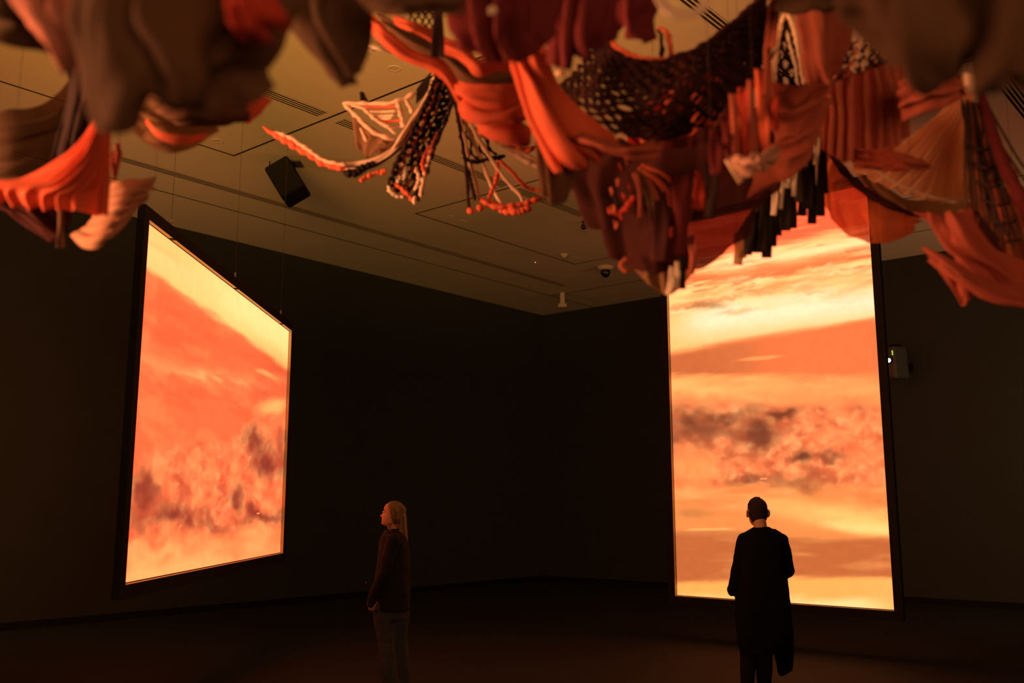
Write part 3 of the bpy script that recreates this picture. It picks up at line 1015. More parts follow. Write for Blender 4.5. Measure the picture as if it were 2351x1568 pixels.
def fuse(name, vfs, mat, parent, voxel=0.007, smooth=6, wrinkle=0.0, wscale=9.0):
    """union of closed shells into one continuous surface"""
    mb = MB()
    for vf in vfs:
        mb.add(vf)
    o = mb.build(name, mat, None)
    bm = bmesh.new()
    bm.from_mesh(o.data)
    bmesh.ops.recalc_face_normals(bm, faces=bm.faces)
    bm.to_mesh(o.data)
    bm.free()
    r = o.modifiers.new('union', 'REMESH')
    r.mode = 'VOXEL'
    r.voxel_size = voxel
    r.adaptivity = 0.0
    if smooth:
        sm = o.modifiers.new('soft', 'SMOOTH')
        sm.factor = 0.5
        sm.iterations = smooth
    dg = bpy.context.evaluated_depsgraph_get()
    me = bpy.data.meshes.new_from_object(o.evaluated_get(dg))
    bpy.data.objects.remove(o, do_unlink=True)
    n = len(me.vertices)
    co = np.empty(n * 3)
    me.vertices.foreach_get('co', co)
    co = co.reshape(-1, 3)
    if wrinkle:
        nr = np.empty(n * 3)
        me.vertices.foreach_get('normal', nr)
        nr = nr.reshape(-1, 3)
        w = fbm(co[:, 0] * wscale + co[:, 1] * wscale * 0.7 + 40, co[:, 2] * wscale * 0.8 + co[:, 1] * wscale * 0.5 + 50, 3) - 0.5
        co = co + nr * (w * 2 * wrinkle)[:, None]
    off = wloc(parent)
    co = co - np.array(off)
    me.vertices.foreach_set('co', co.reshape(-1))
    me.name = name
    me.materials.clear()
    me.materials.append(mat)
    me.shade_smooth()
    o = bpy.data.objects.new(name, me)
    COL.objects.link(o)
    o.parent = parent
    return o


def zpx(y, D):
    return P(1175, y, D)[2]


def xpx(x, y, D):
    return P(x, y, D)[0]


M_SKIN = mat_basic('skin', (0.50, 0.27, 0.18), 0.55, 0.35, noise=0.08, nscale=12)
M_HAIR_BLOND = mat_basic('blond_hair', (0.125, 0.082, 0.036), 0.5, 0.35, noise=0.45, nscale=40)
M_HAIR_DARK = mat_basic('short_brown_hair', (0.022, 0.014, 0.009), 0.7, 0.2, noise=0.3, nscale=60, bump=0.6, bscale=220)
M_JACKET = mat_basic('black_jacket_cloth', (0.010, 0.009, 0.010), 0.85, 0.2, bump=0.3, bscale=120)
M_COAT = mat_basic('black_coat_wool', (0.005, 0.005, 0.0055), 0.95, 0.05, bump=0.3, bscale=90)
M_JEANS = mat_basic('blue_grey_denim', (0.045, 0.052, 0.064), 0.85, 0.2, noise=0.25, nscale=14, bump=0.3, bscale=160)
M_TROUSER = mat_basic('black_trousers', (0.006, 0.006, 0.006), 0.9, 0.15)
M_SHOE = mat_basic('dark_leather_shoe', (0.02, 0.016, 0.014), 0.5, 0.4)
M_BUTTON = mat_basic('metal_button', (0.8, 0.7, 0.5), 0.25, 0.6, metal=1.0)


def shoe_vf(heel, d, L=0.26, w=0.045):
    heel = np.array(heel, float)
    d = np.array(d, float) / np.linalg.norm(d)
    out = []
    for a, b, ra, rb in [(0.0, 0.12, 0.040, 0.042), (0.12, 0.22, 0.042, 0.036)]:
        p, q = heel + d * (a + 0.04), heel + d * (b + 0.0)
        out.append(taper((p[0], p[1], ra + 0.004), (q[0], q[1], rb + 0.002), ra, rb))
    return out


# ---- woman in profile
DW = 8.35
wx = lambda x, y: xpx(x, y, DW)
wz = lambda y: zpx(y, DW)
X0 = wx(908, 1400)
r0 = empty('person', (X0, DW, 0), 'woman in profile, long blond hair, dark jacket and jeans, looking up left', 'person')
HM = Matrix.Translation((wx(903, 1183), DW, wz(1180))) @ Matrix.Rotation(math.radians(-7), 4, 'Z') @ Matrix.Rotation(math.radians(180), 4, 'Z') @ Matrix.Rotation(math.radians(-11), 4, 'Y')
HMs = HM @ Matrix.Scale(0.93, 4)
hd = xf(head_vf(False), HMs)
HIPZ = wz(1398) + 0.08


def W3(x, y, dy=0.0):
    return np.array([wx(x, y), DW + dy, wz(y)])


body = [hd, taper(W3(905, 1200), W3(908, 1232), 0.055, 0.062)]
body += [rings_vf([(wx(907, 1220), DW, wz(1218), .05, .06, 2), (wx(906, 1230), DW, wz(1230), .08, .15, 2.2), (wx(905, 1250), DW, wz(1250), .10, .165, 2.3),
                   (wx(903, 1290), DW, wz(1290), .105, .15, 2.3), (wx(902, 1330), DW, wz(1330), .10, .135, 2.3), (wx(901, 1370), DW, wz(1370), .11, .155, 2.3),
                   (wx(900, 1400), DW, wz(1400), .11, .165, 2.3), (wx(900, 1412), DW, wz(1412), .06, .10, 2)])]
ARM = {}
for s in (-1, 1):
    sh = W3(908, 1240, s * 0.165)
    el = W3(890, 1314, s * 0.215)
    wr = W3(864, 1366, s * 0.20)
    ARM[s] = (sh, el, wr)
    body += [taper(sh, el, .042, .034), taper(el, wr, .034, .024)]
    body += hand_vf(wr, np.array([-0.10, 0, -0.9]), (-1, 0, 0.1), (0.6, -s * 0.8, 0), 0.80)
LEG = {-1: (W3(886, 1395, -.085), W3(889, 1475, -.085), W3(900, 1575, -.09)), 1: (W3(912, 1395, .085), W3(913, 1475, .09), W3(923, 1575, .10))}
for s in (-1, 1):
    h, k, a = LEG[s]
    a = np.array([a[0], a[1], 0.09])
    body += [taper(h, k, .085, .055), taper(k, a, .055, .038), taper(a, a + np.array([-0.12, 0, -0.05]), .036, .03)]
bo = fuse('body', body, M_SKIN, r0, 0.006, 3)
# jacket
jk = [rings_vf([(wx(907, 1217), DW, wz(1216), .064, .070, 2), (wx(906, 1222), DW, wz(1222), .085, .115, 2.2), (wx(906, 1231), DW, wz(1231), .105, .175, 2.4),
                (wx(905, 1248), DW, wz(1248), .122, .195, 2.5), (wx(904, 1274), DW, wz(1274), .130, .190, 2.5), (wx(903, 1300), DW, wz(1300), .138, .180, 2.5),
                (wx(901, 1330), DW, wz(1330), .146, .180, 2.5), (wx(901, 1360), DW, wz(1360), .148, .190, 2.5), (wx(902, 1398), DW, wz(1398), .144, .200, 2.6),
                (wx(902, 1399), DW, wz(1400), .135, .19, 2.6)])]
for s in (-1, 1):
    sh, el, wr = ARM[s]
    jk += [taper(sh, el, .062, .052), taper(el, wr, .052, .042), taper(wr, wr + np.array([-0.012, 0, -0.05]), .042, .036)]
col = [W3(889, 1222, 0) + np.array([0, 0, 0])]
ringp = [np.array([wx(907, 1217) + .072 * math.cos(a), DW + .075 * math.sin(a), wz(1216) - .012 * math.cos(a + math.pi) - 0.01]) for a in np.linspace(0, 2 * math.pi, 20)]
jk.append(tube_vf(ringp, 0.016, 8, False))
jo = fuse('jacket', jk, M_JACKET, r0, 0.009, 5, 0.014, 8.0)
jo['label'] = 'dark hip-length jacket'
# jeans
jn = [rings_vf([(wx(900, 1388), DW, wz(1380), .125, .165, 2.4), (wx(899, 1400), DW, wz(1402), .128, .175, 2.4), (wx(899, 1415), DW, wz(1420), .12, .165, 2.4)])]
for s in (-1, 1):
    h, k, a = LEG[s]
    jn += [taper(h, k, .098, .072), taper(k, np.array([a[0], a[1], 0.16]), .074, .066), taper(np.array([a[0], a[1], 0.16]), np.array([a[0], a[1], 0.075]), .066, .066)]
jo = fuse('jeans', jn, M_JEANS, r0, 0.009, 4, 0.010, 12.0)
jo['label'] = 'faded blue jeans'
for s in (-1, 1):
    a = LEG[s][2]
    fuse('shoe', shoe_vf((a[0] + 0.06, a[1], 0), (-1, 0.0, 0)), M_SHOE, r0, 0.007, 3)
# hair: skull cap, back fall and many locks
hr = []
cap = rings_vf([(-0.012, 0, -.01, .090, .083, 2), (-.014, 0, .03, .100, .086, 2), (-.012, 0, .06, .098, .081, 2), (-.010, 0, .085, .084, .066, 2), (-.006, 0, .105, .060, .046, 2), (-.004, 0, .120, .024, .02, 2)])
cap2 = []
for v in cap[0]:
    v = np.array(v)
    lim = np.interp(v[2], [-.01, .03, .06, .09, .12], [.010, .030, .060, .090, .1])
    v[0] = min(v[0], lim)
    cap2.append(v)
hr.append(xf((cap2, cap[1]), HMs))
fall = [(W3(918, 1172), .045, .072), (W3(920, 1190), .052, .078), (W3(921, 1206), .050, .080), (W3(925, 1222), .040, .078), (W3(929, 1238), .028, .070), (W3(933, 1252), .016, .055), (W3(935, 1262), .007, .035)]
hr.append(rings_vf([(c[0], c[1], c[2], rx, ry, 2.2) for c, rx, ry in fall][::-1]))
hair = fuse('hair', hr, M_HAIR_BLOND, r0, 0.006, 4)
hair['label'] = 'long straight blond hair'
rs = random.Random(3)
for k in range(34):
    s = -1 if k < 26 else 1
    u = rs.random()
    top = HMs @ Vector((rs.uniform(-0.05, 0.045), s * rs.uniform(0.0, 0.03), 0.116 - rs.random() * 0.012))
    m1 = HMs @ Vector((-0.07 + 0.10 * u, s * 0.082, 0.035))
    m2 = HMs @ Vector((-0.085 + 0.075 * u, s * 0.088, -0.04))
    if u > 0.72 and s < 0:     # front locks curl by the jaw
        e1 = W3(894 + rs.uniform(0, 6), 1208, s * 0.085)
        e2 = W3(899 + rs.uniform(0, 8), 1220 + rs.uniform(-3, 5), s * 0.10)
    else:
        e1 = W3(926 - 14 * u + rs.uniform(-3, 3), 1222, s * 0.082)
        e2 = W3(934 - 3 * u + rs.uniform(-4, 3), 1246 + rs.uniform(0, 15), s * rs.uniform(0.03, 0.065))
    pts = cr([np.array(top), np.array(m1), np.array(m2), e1, e2], 22)
    rad = np.interp(np.linspace(0, 1, 22), [0, .15, .7, 1], [.003, .0085, .0075, .0015])
    obj_from('lock', *tube_vf(pts, rad, 6), M_HAIR_BLOND, hair, True)
for s in (-1,):
    for (px_, py_) in ((849, 1333),):
        b = W3(px_, py_, -0.19)
        obj_from('button', *tube_vf([b, b + np.array([-0.004, -0.004, 0])], 0.006, 10), M_BUTTON, r0)
for s in (-1, 1):
    e = HMs @ Vector((0.083, s * 0.031, 0.002))
    vsf = rings_vf([(0, 0, -.0105, .002, .002, 2), (0, 0, -.007, .0085, .0085, 2), (0, 0, 0, .0115, .0115, 2), (0, 0, .007, .0085, .0085, 2), (0, 0, .0105, .002, .002, 2)], 12)
    obj_from('eye', [np.array(v) + np.array(e) for v in vsf[0]], vsf[1], mat_basic('eye_white', (0.6, 0.55, 0.5), 0.2, 0.5), r0, True)

# ---- person in a long coat, seen from behind
DM = 8.40
mx = lambda x, y: xpx(x, y, DM)
mz = lambda y: zpx(y, DM)


def M3(x, y, dy=0.0):
    return np.array([mx(x, y), DM + dy, mz(y)])


r1 = empty('person', (mx(1745, 1500), DM, 0), 'person with short hair in a long dark coat, seen from behind', 'person')
HM = Matrix.Translation(tuple(M3(1740.5, 1175, 0.03))) @ Matrix.Rotation(math.radians(90 + 2), 4, 'Z') @ Matrix.Rotation(math.radians(-6), 4, 'Y')
HMm = HM @ Matrix.Scale(1.03, 4)
body = [xf(head_vf(), HMm), taper(M3(1743, 1196, -0.015), M3(1745, 1222, -0.03), 0.054, 0.060)]
body += [rings_vf([(mx(1745, 1214), DM - .02, mz(1213), .06, .05, 2), (mx(1747, 1224), DM - .02, mz(1224), .15, .08, 2.2), (mx(1749, 1245), DM, mz(1245), .175, .10, 2.3),
                   (mx(1751, 1300), DM, mz(1300), .16, .11, 2.3), (mx(1751, 1350), DM, mz(1350), .15, .11, 2.3), (mx(1750, 1395), DM, mz(1395), .165, .12, 2.3), (mx(1748, 1425), DM, mz(1425), .15, .10, 2.3)])]
ARMM = {-1: (M3(1709, 1240, -.01), M3(1691, 1335, .02), M3(1695, 1360, .24)), 1: (M3(1793, 1242, -.01), M3(1813, 1311, .03), M3(1796, 1340, .26))}
for s in (-1, 1):
    sh, el, wr = ARMM[s]
    body += [taper(sh, el, .045, .037), taper(el, wr, .037, .027)]
    body += hand_vf(wr + (wr - el) * 0.05, np.array([-s * 0.55, 0.75, -0.05]), (-s * 0.3, 0.1, 1.0), (-s, -0.2, 0), 1.0)
LEGM = {-1: (M3(1722, 1430), M3(1719, 1510, .02), M3(1714, 1600, -.03)), 1: (M3(1760, 1430), M3(1754, 1510, .0), M3(1760, 1600, .05))}
for s in (-1, 1):
    h, k, a = LEGM[s]
    a = np.array([a[0], a[1], 0.09])
    body += [taper(h, k, .085, .055), taper(k, a, .054, .04), taper(a, a + np.array([s * 0.03, 0.12, -0.05]), .038, .032)]
fuse('body', body, M_SKIN, r1, 0.006, 3)
hcap = rings_vf([(-.035, 0, -.085, .040, .050, 2), (-.032, 0, -.06, .060, .066, 2), (-.028, 0, -.03, .077, .0765, 2), (-.016, 0, .0, .090, .080, 2), (-.010, 0, .03, .100, .081, 2),
                 (-.006, 0, .06, .098, .078, 2), (-.004, 0, .085, .083, .066, 2), (0, 0, .106, .060, .045, 2), (.0, 0, .120, .028, .022, 2), (0, 0, .1235, .006, .006, 2)])
hc = []
for v in hcap[0]:
    v = np.array(v)
    v[0] = min(v[0], np.interp(v[2], [-.09, -.03, .02, .05, .075, .12], [-.03, -.02, .015, .06, .095, .1]))
    hc.append(v)
ho = fuse('hair', [xf((hc, hcap[1]), HMm)], M_HAIR_DARK, r1, 0.005, 2, 0.003, 60.0)
ho['label'] = 'short cropped hair'
tuft = MB()
for k in range(9):
    a = HMm @ Vector((rs.uniform(-.05, .03), rs.uniform(-.03, .03), .117))
    b = np.array(a) + np.array([rs.uniform(-.012, .012), rs.uniform(-.01, .01), .012])
    tuft.add(tube_vf([np.array(a), (np.array(a) + b) / 2 + np.array([0.002, 0, 0]), b], [.004, .003, .0008], 5))
tuft.build('crown_tuft', M_HAIR_DARK, ho, True)
ct = [rings_vf([(mx(1746, 1212), DM - .025, mz(1210), .068, .060, 2), (mx(1747, 1217), DM - .025, mz(1216), .115, .082, 2.1), (mx(1748, 1223), DM - .02, mz(1223), .160, .108, 2.2), (mx(1750, 1234), DM - .01, mz(1234), .185, .130, 2.4),
                (mx(1751, 1255), DM, mz(1255), .197, .146, 2.5), (mx(1751, 1290), DM, mz(1290), .200, .152, 2.6), (mx(1751, 1340), DM, mz(1340), .208, .155, 2.6),
                (mx(1750, 1371), DM, mz(1371), .222, .160, 2.6), (mx(1752, 1400), DM, mz(1400), .228, .165, 2.6), (mx(1755, 1450), DM, mz(1450), .230, .168, 2.6),
                (mx(1748, 1480), DM, mz(1480), .190, .165, 2.6), (mx(1738, 1499), DM, mz(1499), .135, .150, 2.6), (mx(1737, 1500), DM, mz(1501), .12, .135, 2.6)])]
for s in (-1, 1):
    sh, el, wr = ARMM[s]
    ct += [taper(sh, el, .066, .054), taper(el, wr, .056, .046)]
ct.append(taper(M3(1686, 1352, .02), M3(1684, 1360, .06), .036, .034))
ct.append(taper(M3(1776, 1217, -.03), M3(1782, 1221, -.01), .016, .018))
# longer front panel hanging lower on the right
tail = [(1783, 1440), (1824, 1440), (1827, 1490), (1828, 1512), (1825, 1544), (1800, 1556), (1795, 1549), (1788, 1518), (1782, 1495)]
tv = [M3(x, y, 0.02 + 0.0005 * (y - 1440)) for x, y in tail] + [M3(x, y, 0.06 + 0.0006 * (y - 1440)) for x, y in tail]
nt_ = len(tail)
tf = [tuple(range(nt_)), tuple(range(2 * nt_ - 1, nt_ - 1, -1))] + [(i, i + nt_, (i + 1) % nt_ + nt_, (i + 1) % nt_) for i in range(nt_)]
ct.append((tv, tf))
co_ = fuse('coat', ct, M_COAT, r1, 0.009, 4, 0.010, 9.0)
co_['label'] = 'long loose black coat with one lower corner'
tr = []
for s in (-1, 1):
    h, k, a = LEGM[s]
    tr += [taper(h, k, .085, .068), taper(k, np.array([a[0], a[1], 0.12]), .068, .058), taper(np.array([a[0], a[1], 0.12]), np.array([a[0], a[1], 0.08]), .058, .058)]
tr.append(rings_vf([(mx(1745, 1395), DM, mz(1395), .16, .12, 2.2), (mx(1743, 1420), DM, mz(1425), .165, .12, 2.2), (mx(1742, 1440), DM, mz(1445), .14, .10, 2.2)]))
fuse('trousers', tr, M_TROUSER, r1, 0.009, 4, 0.008, 12.0)
for s in (-1, 1):
    a = LEGM[s][2]
    fuse('shoe', shoe_vf((a[0], a[1] - 0.05, 0), (s * 0.25, 1, 0)), M_SHOE, r1, 0.007, 3)
# ------------------------------------------------------------------ hanging textiles
HANG = 'dyed textiles hung under the ceiling'
M_CORD = mat_basic('thin_hanging_cord', (0.05, 0.03, 0.02), 0.8)


DZ = [0.0]          # depth shift of the textile being built


def PT(x, y, D):
    return P(x, y, D + DZ[0])


def rail3(r):
    return np.array([PT(*q) for q in r])


def surf(rails, nu, nv):
    g = np.array([cr(rail3(r), nu) for r in rails])
    return cr(g, nv)                     # (nv, nu, 3)


def normals(G):
    du = np.gradient(G, axis=1)
    dv = np.gradient(G, axis=0)
    n = np.cross(du, dv)
    return n / (np.linalg.norm(n, axis=2)[..., None] + 1e-9)


def textile(name, label, at, dz=0.0, cat='hanging textile', group=HANG):
    DZ[0] = dz
    root = empty(name, PT(*at), label, cat, group)
    return root


def hang(root, pts):
    """thin cords from the cloth up to the ceiling"""
    for q in pts:
        a = PT(*q)
        obj_from('hanging_cord', *tube_vf([a, np.array([a[0], a[1], CZ])], 0.0008, 5), M_CORD, root)


def cloth(root, rails, mat, nu=46, nv=34, fold=None, crumple=0.006, cscale=9.0, name='drape', ragged=0.0, seed=0, thick=0.003, label=None):
    """sheet lofted through rails of (x, y, depth); fold=(amp, count, axis, skew, fade)"""
    G = surf(rails, nu, nv)
    N = normals(G)
    U, V = np.meshgrid(np.linspace(0, 1, nu), np.linspace(0, 1, nv))
    if fold:
        amp, cnt, axis, skew = fold[:4]
        fade = fold[4] if len(fold) > 4 else 0.0
        a, b = (U, V) if axis == 'u' else (V, U)
        w = fbm(a * 3 + seed * 3.1, b * 1.2 + seed * 1.7, 3) - 0.5
        ph = 2 * np.pi * (cnt * (a + skew * b * (1 - b)) + 1.3 * w + seed * 0.37)
        prof = np.sin(ph) + 0.35 * np.sin(2.1 * ph + 1.0 + seed)
        am = amp * (0.65 + 0.7 * fbm(a * 4 + seed, b * 2 + 3, 2))
        if fade:
            am = am * np.clip(b / fade, 0.12, 1) if fade > 0 else am * np.clip((1 - b) / -fade, 0.12, 1)
        G = G + N * (am * prof)[..., None]
    if crumple:
        L = G.reshape(-1, 3)
        c1 = fbm(L[:, 0] * cscale + 20 + seed, L[:, 2] * cscale + 31 + L[:, 1] * 2, 4) - 0.5
        G = G + N * (c1.reshape(nv, nu) * 2 * crumple)[..., None]
    if ragged:
        dv = G[-1] - G[-2]
        dv = dv / (np.linalg.norm(dv, axis=1)[:, None] + 1e-9)
        k = fbm(np.linspace(0, 9, nu) + seed, np.zeros(nu) + seed, 3) - 0.5
        G[-1] = G[-1] + dv * (k * 2 * ragged)[:, None]
    fs = [(j * nu + i, j * nu + i + 1, (j + 1) * nu + i + 1, (j + 1) * nu + i) for j in range(nv - 1) for i in range(nu - 1)]
    o = obj_from(name, G.reshape(-1, 3), fs, mat, root, True)
    m = o.modifiers.new('thickness', 'SOLIDIFY')
    m.thickness = thick
    m.offset = 0
    if label:
        o['label'] = label
    return o


def pxr(px, D):
    return px * D / 2230.0


def rope(root, pts, rpx, mat, name='cord', n=40, lump=0.0, lf=8, sides=7, taper_ends=True, seed=0, sub=None):
    """cord through (x, y, depth) with radius in photo pixels at that depth"""
    c = cr(rail3(pts), n)
    D = np.mean([p[2] for p in pts])
    t = np.linspace(0, 1, n)
    if np.ndim(rpx) == 0:
        r = pxr(rpx, D) * np.ones(n)
    else:
        r = pxr(np.interp(t, np.linspace(0, 1, len(rpx)), rpx), D)
    if lump:
        r = r * (1 + lump * (fbm(t * lf + seed * 7.7, t * 0 + seed, 3) * 2 - 1)) * (1 + 0.5 * lump * np.cos(t * lf * 5 + seed))
        jit = np.stack([fbm(t * lf + 3 * seed, t * 0 + k, 2) - 0.5 for k in range(3)], 1)
        c = c + jit * (2.0 * r)[:, None] * lump
    if taper_ends:
        r = r * np.clip(np.minimum(t, 1 - t) * 14 + 0.3, 0, 1)
    return obj_from(name, *tube_vf(c, np.maximum(r, 4e-4), sides), mat, root if sub is None else sub, True)


def strip(root, pts, wpx, mat, name='fringe_strip', n=20, twist=0.5, fold=0.4, seed=0):
    """cut ribbon hanging along (x, y, depth)"""
    c = cr(rail3(pts), n)
    D = np.mean([p[2] for p in pts])
    w = pxr(wpx, D)
    t = np.linspace(0, 1, n)
    tan = np.gradient(c, axis=0)
    tan /= np.linalg.norm(tan, axis=1)[:, None] + 1e-9
    m = 5
    G = np.zeros((n, m, 3))
    rs_ = np.random.RandomState(seed + 5)
    ph = rs_.rand() * 6
    for i in range(n):
        a = twist * math.sin(ph + 2.2 * t[i]) + rs_.rand() * 0.02
        sd = np.cross(tan[i], np.array([0, 1.0, 0]))
        sd /= np.linalg.norm(sd) + 1e-9
        dp = np.cross(sd, tan[i])
        s1 = sd * math.cos(a) + dp * math.sin(a)
        d1 = -sd * math.sin(a) + dp * math.cos(a)
        for k in range(m):
            q = k / (m - 1) - 0.5
            G[i, k] = c[i] + s1 * w * q * (1 - 0.2 * math.sin(3 * t[i] + ph)) + d1 * w * fold * (q * q * 2 - 0.25) * math.sin(4 * t[i] + ph)
    fs = [(j * m + i, j * m + i + 1, (j + 1) * m + i + 1, (j + 1) * m + i) for j in range(n - 1) for i in range(m - 1)]
    o = obj_from(name, G.reshape(-1, 3), fs, mat, root, True)
    md = o.modifiers.new('thickness', 'SOLIDIFY')
    md.thickness = 0.003
    md.offset = 0
    return o


def net(root, rails, nc, nr, rpx, mats, name='net_cord', knot=1.7, jitter=0.25, seed=0, sides=6, alt=None):
    """knotted net: zigzag cords across the lofted surface, thick at the knots"""
    nu, nv = 2 * nc + 1, nr * 6 + 1
    G = surf(rails, nu * 4, nv)
    Nn = normals(G)
    D = np.mean([q[2] for r in rails for q in r])
    rs_ = np.random.RandomState(seed)
    jit = (rs_.rand(nr + 1, nc * 2 + 2, 2) - 0.5) * jitter

    def at(u, v):
        fu = np.clip(u, 0, 1) * (nu * 4 - 1)
        fv = np.clip(v, 0, 1) * (nv - 1)
        i, j = int(min(fu, nu * 4 - 2)), int(min(fv, nv - 2))
        a, b = fu - i, fv - j
        p = (G[j, i] * (1 - a) + G[j, i + 1] * a) * (1 - b) + (G[j + 1, i] * (1 - a) + G[j + 1, i + 1] * a) * b
        return p, Nn[j, i]
    for k in range(nc + 1):
        pts, rad = [], []
        for r in range(nr + 1):
            side = (k + r) % 2
            # each cord alternates between meeting its left and its right neighbour
            off = 0.5 if side else -0.5
            ku = (k + 0.94 * off) / nc + jit[r, (k + side) % (nc * 2 + 1), 0] / nc
            kv = r / nr + jit[r, (k + side) % (nc * 2 + 1), 1] / nr
            p, n_ = at(ku, kv)
            pts.append(p + n_ * pxr(rpx, D) * (0.6 if (k + r) % 2 else -0.6))
        c = cr(np.array(pts), nr * 6 + 1)
        t = np.arange(nr * 6 + 1) % 6
        rad = pxr(rpx, D) * np.where(t == 0, knot, np.where((t == 1) | (t == 5), 1.25, 0.9))
        rad = rad * (0.8 + 0.4 * rs_.rand())
        m = mats[rs_.randint(len(mats))]
        obj_from(name, *tube_vf(c, rad, sides), m, root, True)


def lump(root, c, rpx, mat, name='knot', seed=0, sq=(1, 1, 1)):
    p = PT(*c)
    r = pxr(rpx, c[2])
    bm = bmesh.new()
    bmesh.ops.create_icosphere(bm, subdivisions=3, radius=1.0)
    vs = []
    for v in bm.verts:
        q = np.array(v.co)
        d = 1 + 0.5 * (fbm(np.array([q[0] * 1.7 + seed + 9]), np.array([q[2] * 1.7 + q[1] + seed + 5]), 3)[0] - 0.5)
        vs.append(p + q * d * r * np.array(sq))
    fs = [tuple(v.index for v in f.verts) for f in bm.faces]
    bm.free()
    return obj_from(name, vs, fs, mat, root, True)


# cloth colours (sRGB of the dyed cloth)
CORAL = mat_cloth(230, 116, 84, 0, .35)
CORAL_S = mat_cloth(216, 116, 92, .25, .4)
RUST = mat_cloth(178, 96, 76, 0, .3)
RUST_S = mat_cloth(160, 92, 72, .22, .35)
PEACH = mat_cloth(242, 206, 176, 0, .3)
PEACH_S = mat_cloth(232, 190, 152, .38, .45)
BEIGE = mat_cloth(226, 196, 168, 0, .35)
SKINP = mat_cloth(214, 150, 134, 0, .3, .5)
BROWN = mat_cloth(104, 74, 54, 0, .25)
BROWN_S = mat_cloth(150, 118, 86, .30, .4)
DBROWN = mat_cloth(96, 74, 56, 0, .2)
DBROWN_S = mat_cloth(84, 64, 46, .30, .3)
PLUM = mat_cloth(72, 52, 52, 0, .2)
PLUM_S = mat_cloth(84, 46, 44, .26, .4)
MAROON = mat_cloth(104, 40, 42, 0, .2)
DMAROON = mat_cloth(70, 36, 34, 0, .15)
RED = mat_cloth(186, 70, 54, 0, .3)
BLACKC = mat_cloth(36, 28, 24, 0, .1)
DNET = mat_cloth(50, 28, 25, 0, .1)
WHITE = mat_cloth(240, 220, 198, 0, .3)
OLIVE = mat_cloth(90, 72, 50, 0, .2)

# ---------- far left group
t = textile('crumpled_scarf', 'crumpled pinkish scarf hanging at the top left edge', (110, -90, 1.75))
cloth(t, [[(10, -90, 1.8), (100, -90, 1.7), (195, -90, 1.75)], [(42, 5, 1.8), (110, 15, 1.68), (184, 10, 1.75)], [(85, 62, 1.8), (140, 70, 1.7), (180, 66, 1.75)],
          [(128, 110, 1.8), (155, 118, 1.72), (176, 112, 1.75)], [(160, 150, 1.78), (168, 156, 1.75), (173, 150, 1.75)]], SKINP, 50, 40, (.014, 6, 'u', .4), .012, 14, seed=2)
hang(t, [(40, -90, 1.78), (170, -90, 1.75)])
t = textile('brown_shawl', 'dark brown shawl rounding off the top left corner', (40, -90, 2.0))
cloth(t, [[(-90, -90, 2.0), (40, -90, 1.95), (185, -90, 2.0)], [(-90, 10, 2.0), (50, 30, 1.9), (180, 40, 2.0)], [(-90, 55, 2.0), (60, 97, 1.95), (120, 117, 2.0), (172, 118, 2.0)]], OLIVE, 30, 24, (.02, 2, 'v', .2), .01, seed=4)
hang(t, [(-60, -90, 2.0), (150, -90, 2.0)])
t = textile('large_dark_swag', 'large blurred dark brown swag filling the upper left', (400, -90, 1.65))
cloth(t, [[(172, -90, 1.6), (330, -90, 1.5), (520, -90, 1.55), (680, -90, 1.7)], [(178, 60, 1.6), (330, 80, 1.45), (520, 70, 1.5), (668, 40, 1.7)],
          [(182, 150, 1.62), (320, 190, 1.48), (500, 165, 1.52), (650, 95, 1.7)], [(192, 205, 1.66), (310, 255, 1.52), (480, 205, 1.55), (635, 140, 1.7)],
          [(222, 262, 1.7), (290, 290, 1.56), (350, 262, 1.58), (410, 228, 1.6), (500, 246, 1.6), (580, 236, 1.62), (622, 176, 1.7)]], DBROWN, 70, 44, (.022, 4, 'u', .25), .014, 6, seed=7)
cloth(t, [[(505, -90, 1.52), (570, -90, 1.42), (660, -90, 1.5)], [(525, 10, 1.5), (570, 5, 1.38), (622, 0, 1.48)], [(536, 45, 1.5), (580, 42, 1.4), (635, 38, 1.48)], [(545, 68, 1.5), (600, 64, 1.45), (650, 58, 1.5)]], RED, 40, 30, (.016, 5, 'u', .5), .015, 12, name='red_lining', seed=9, label='crumpled red lining')
hang(t, [(200, -90, 1.6), (420, -90, 1.52), (650, -90, 1.68)])
t = textile('tulip_drape', 'sheer brown drape with a lit coral crescent below the dark swag', (430, 150, 3.0))
cloth(t, [[(330, 150, 3.0), (430, 150, 2.9), (610, 150, 3.0)], [(340, 215, 3.0), (430, 225, 2.85), (600, 205, 3.0)], [(352, 240, 3.0), (440, 272, 2.85), (530, 280, 2.9), (596, 238, 3.0)], [(365, 250, 3.0), (440, 285, 2.9), (520, 290, 2.95), (575, 272, 3.0)]], BROWN, 46, 26, (.02, 3, 'v', .3), .01, seed=3)
cloth(t, [[(290, 190, 3.1), (370, 210, 3.0), (520, 210, 3.1)], [(292, 250, 3.1), (370, 285, 2.95), (505, 265, 3.1)], [(300, 292, 3.1), (345, 334, 3.02), (395, 352, 3.0), (442, 340, 3.02), (490, 298, 3.1)]], BROWN_S, 40, 28, (.016, 3, 'v', .3), .006, seed=5, name='sheer_layer')
cloth(t, [[(333, 270, 2.96), (370, 302, 2.9), (420, 310, 2.88), (480, 308, 2.95)], [(336, 284, 2.96), (372, 322, 2.9), (410, 333, 2.88), (450, 326, 2.9), (480, 311, 2.95)]], CORAL, 30, 8, None, .003, name='lit_crescent', label='lit coral crescent of the drape')  # lit part of the drape, built as a separate coral sheet
cloth(t, [[(585, 229, 2.95), (606, 228, 2.94), (628, 226, 2.92)], [(560, 255, 2.95), (585, 250, 2.92), (608, 252, 2.92)], [(538, 272, 2.95), (555, 280, 2.93), (570, 285, 2.93)]], CORAL, 16, 14, (.008, 1.5, 'u', .2), .004, name='coral_corner', label='coral turned-up corner')
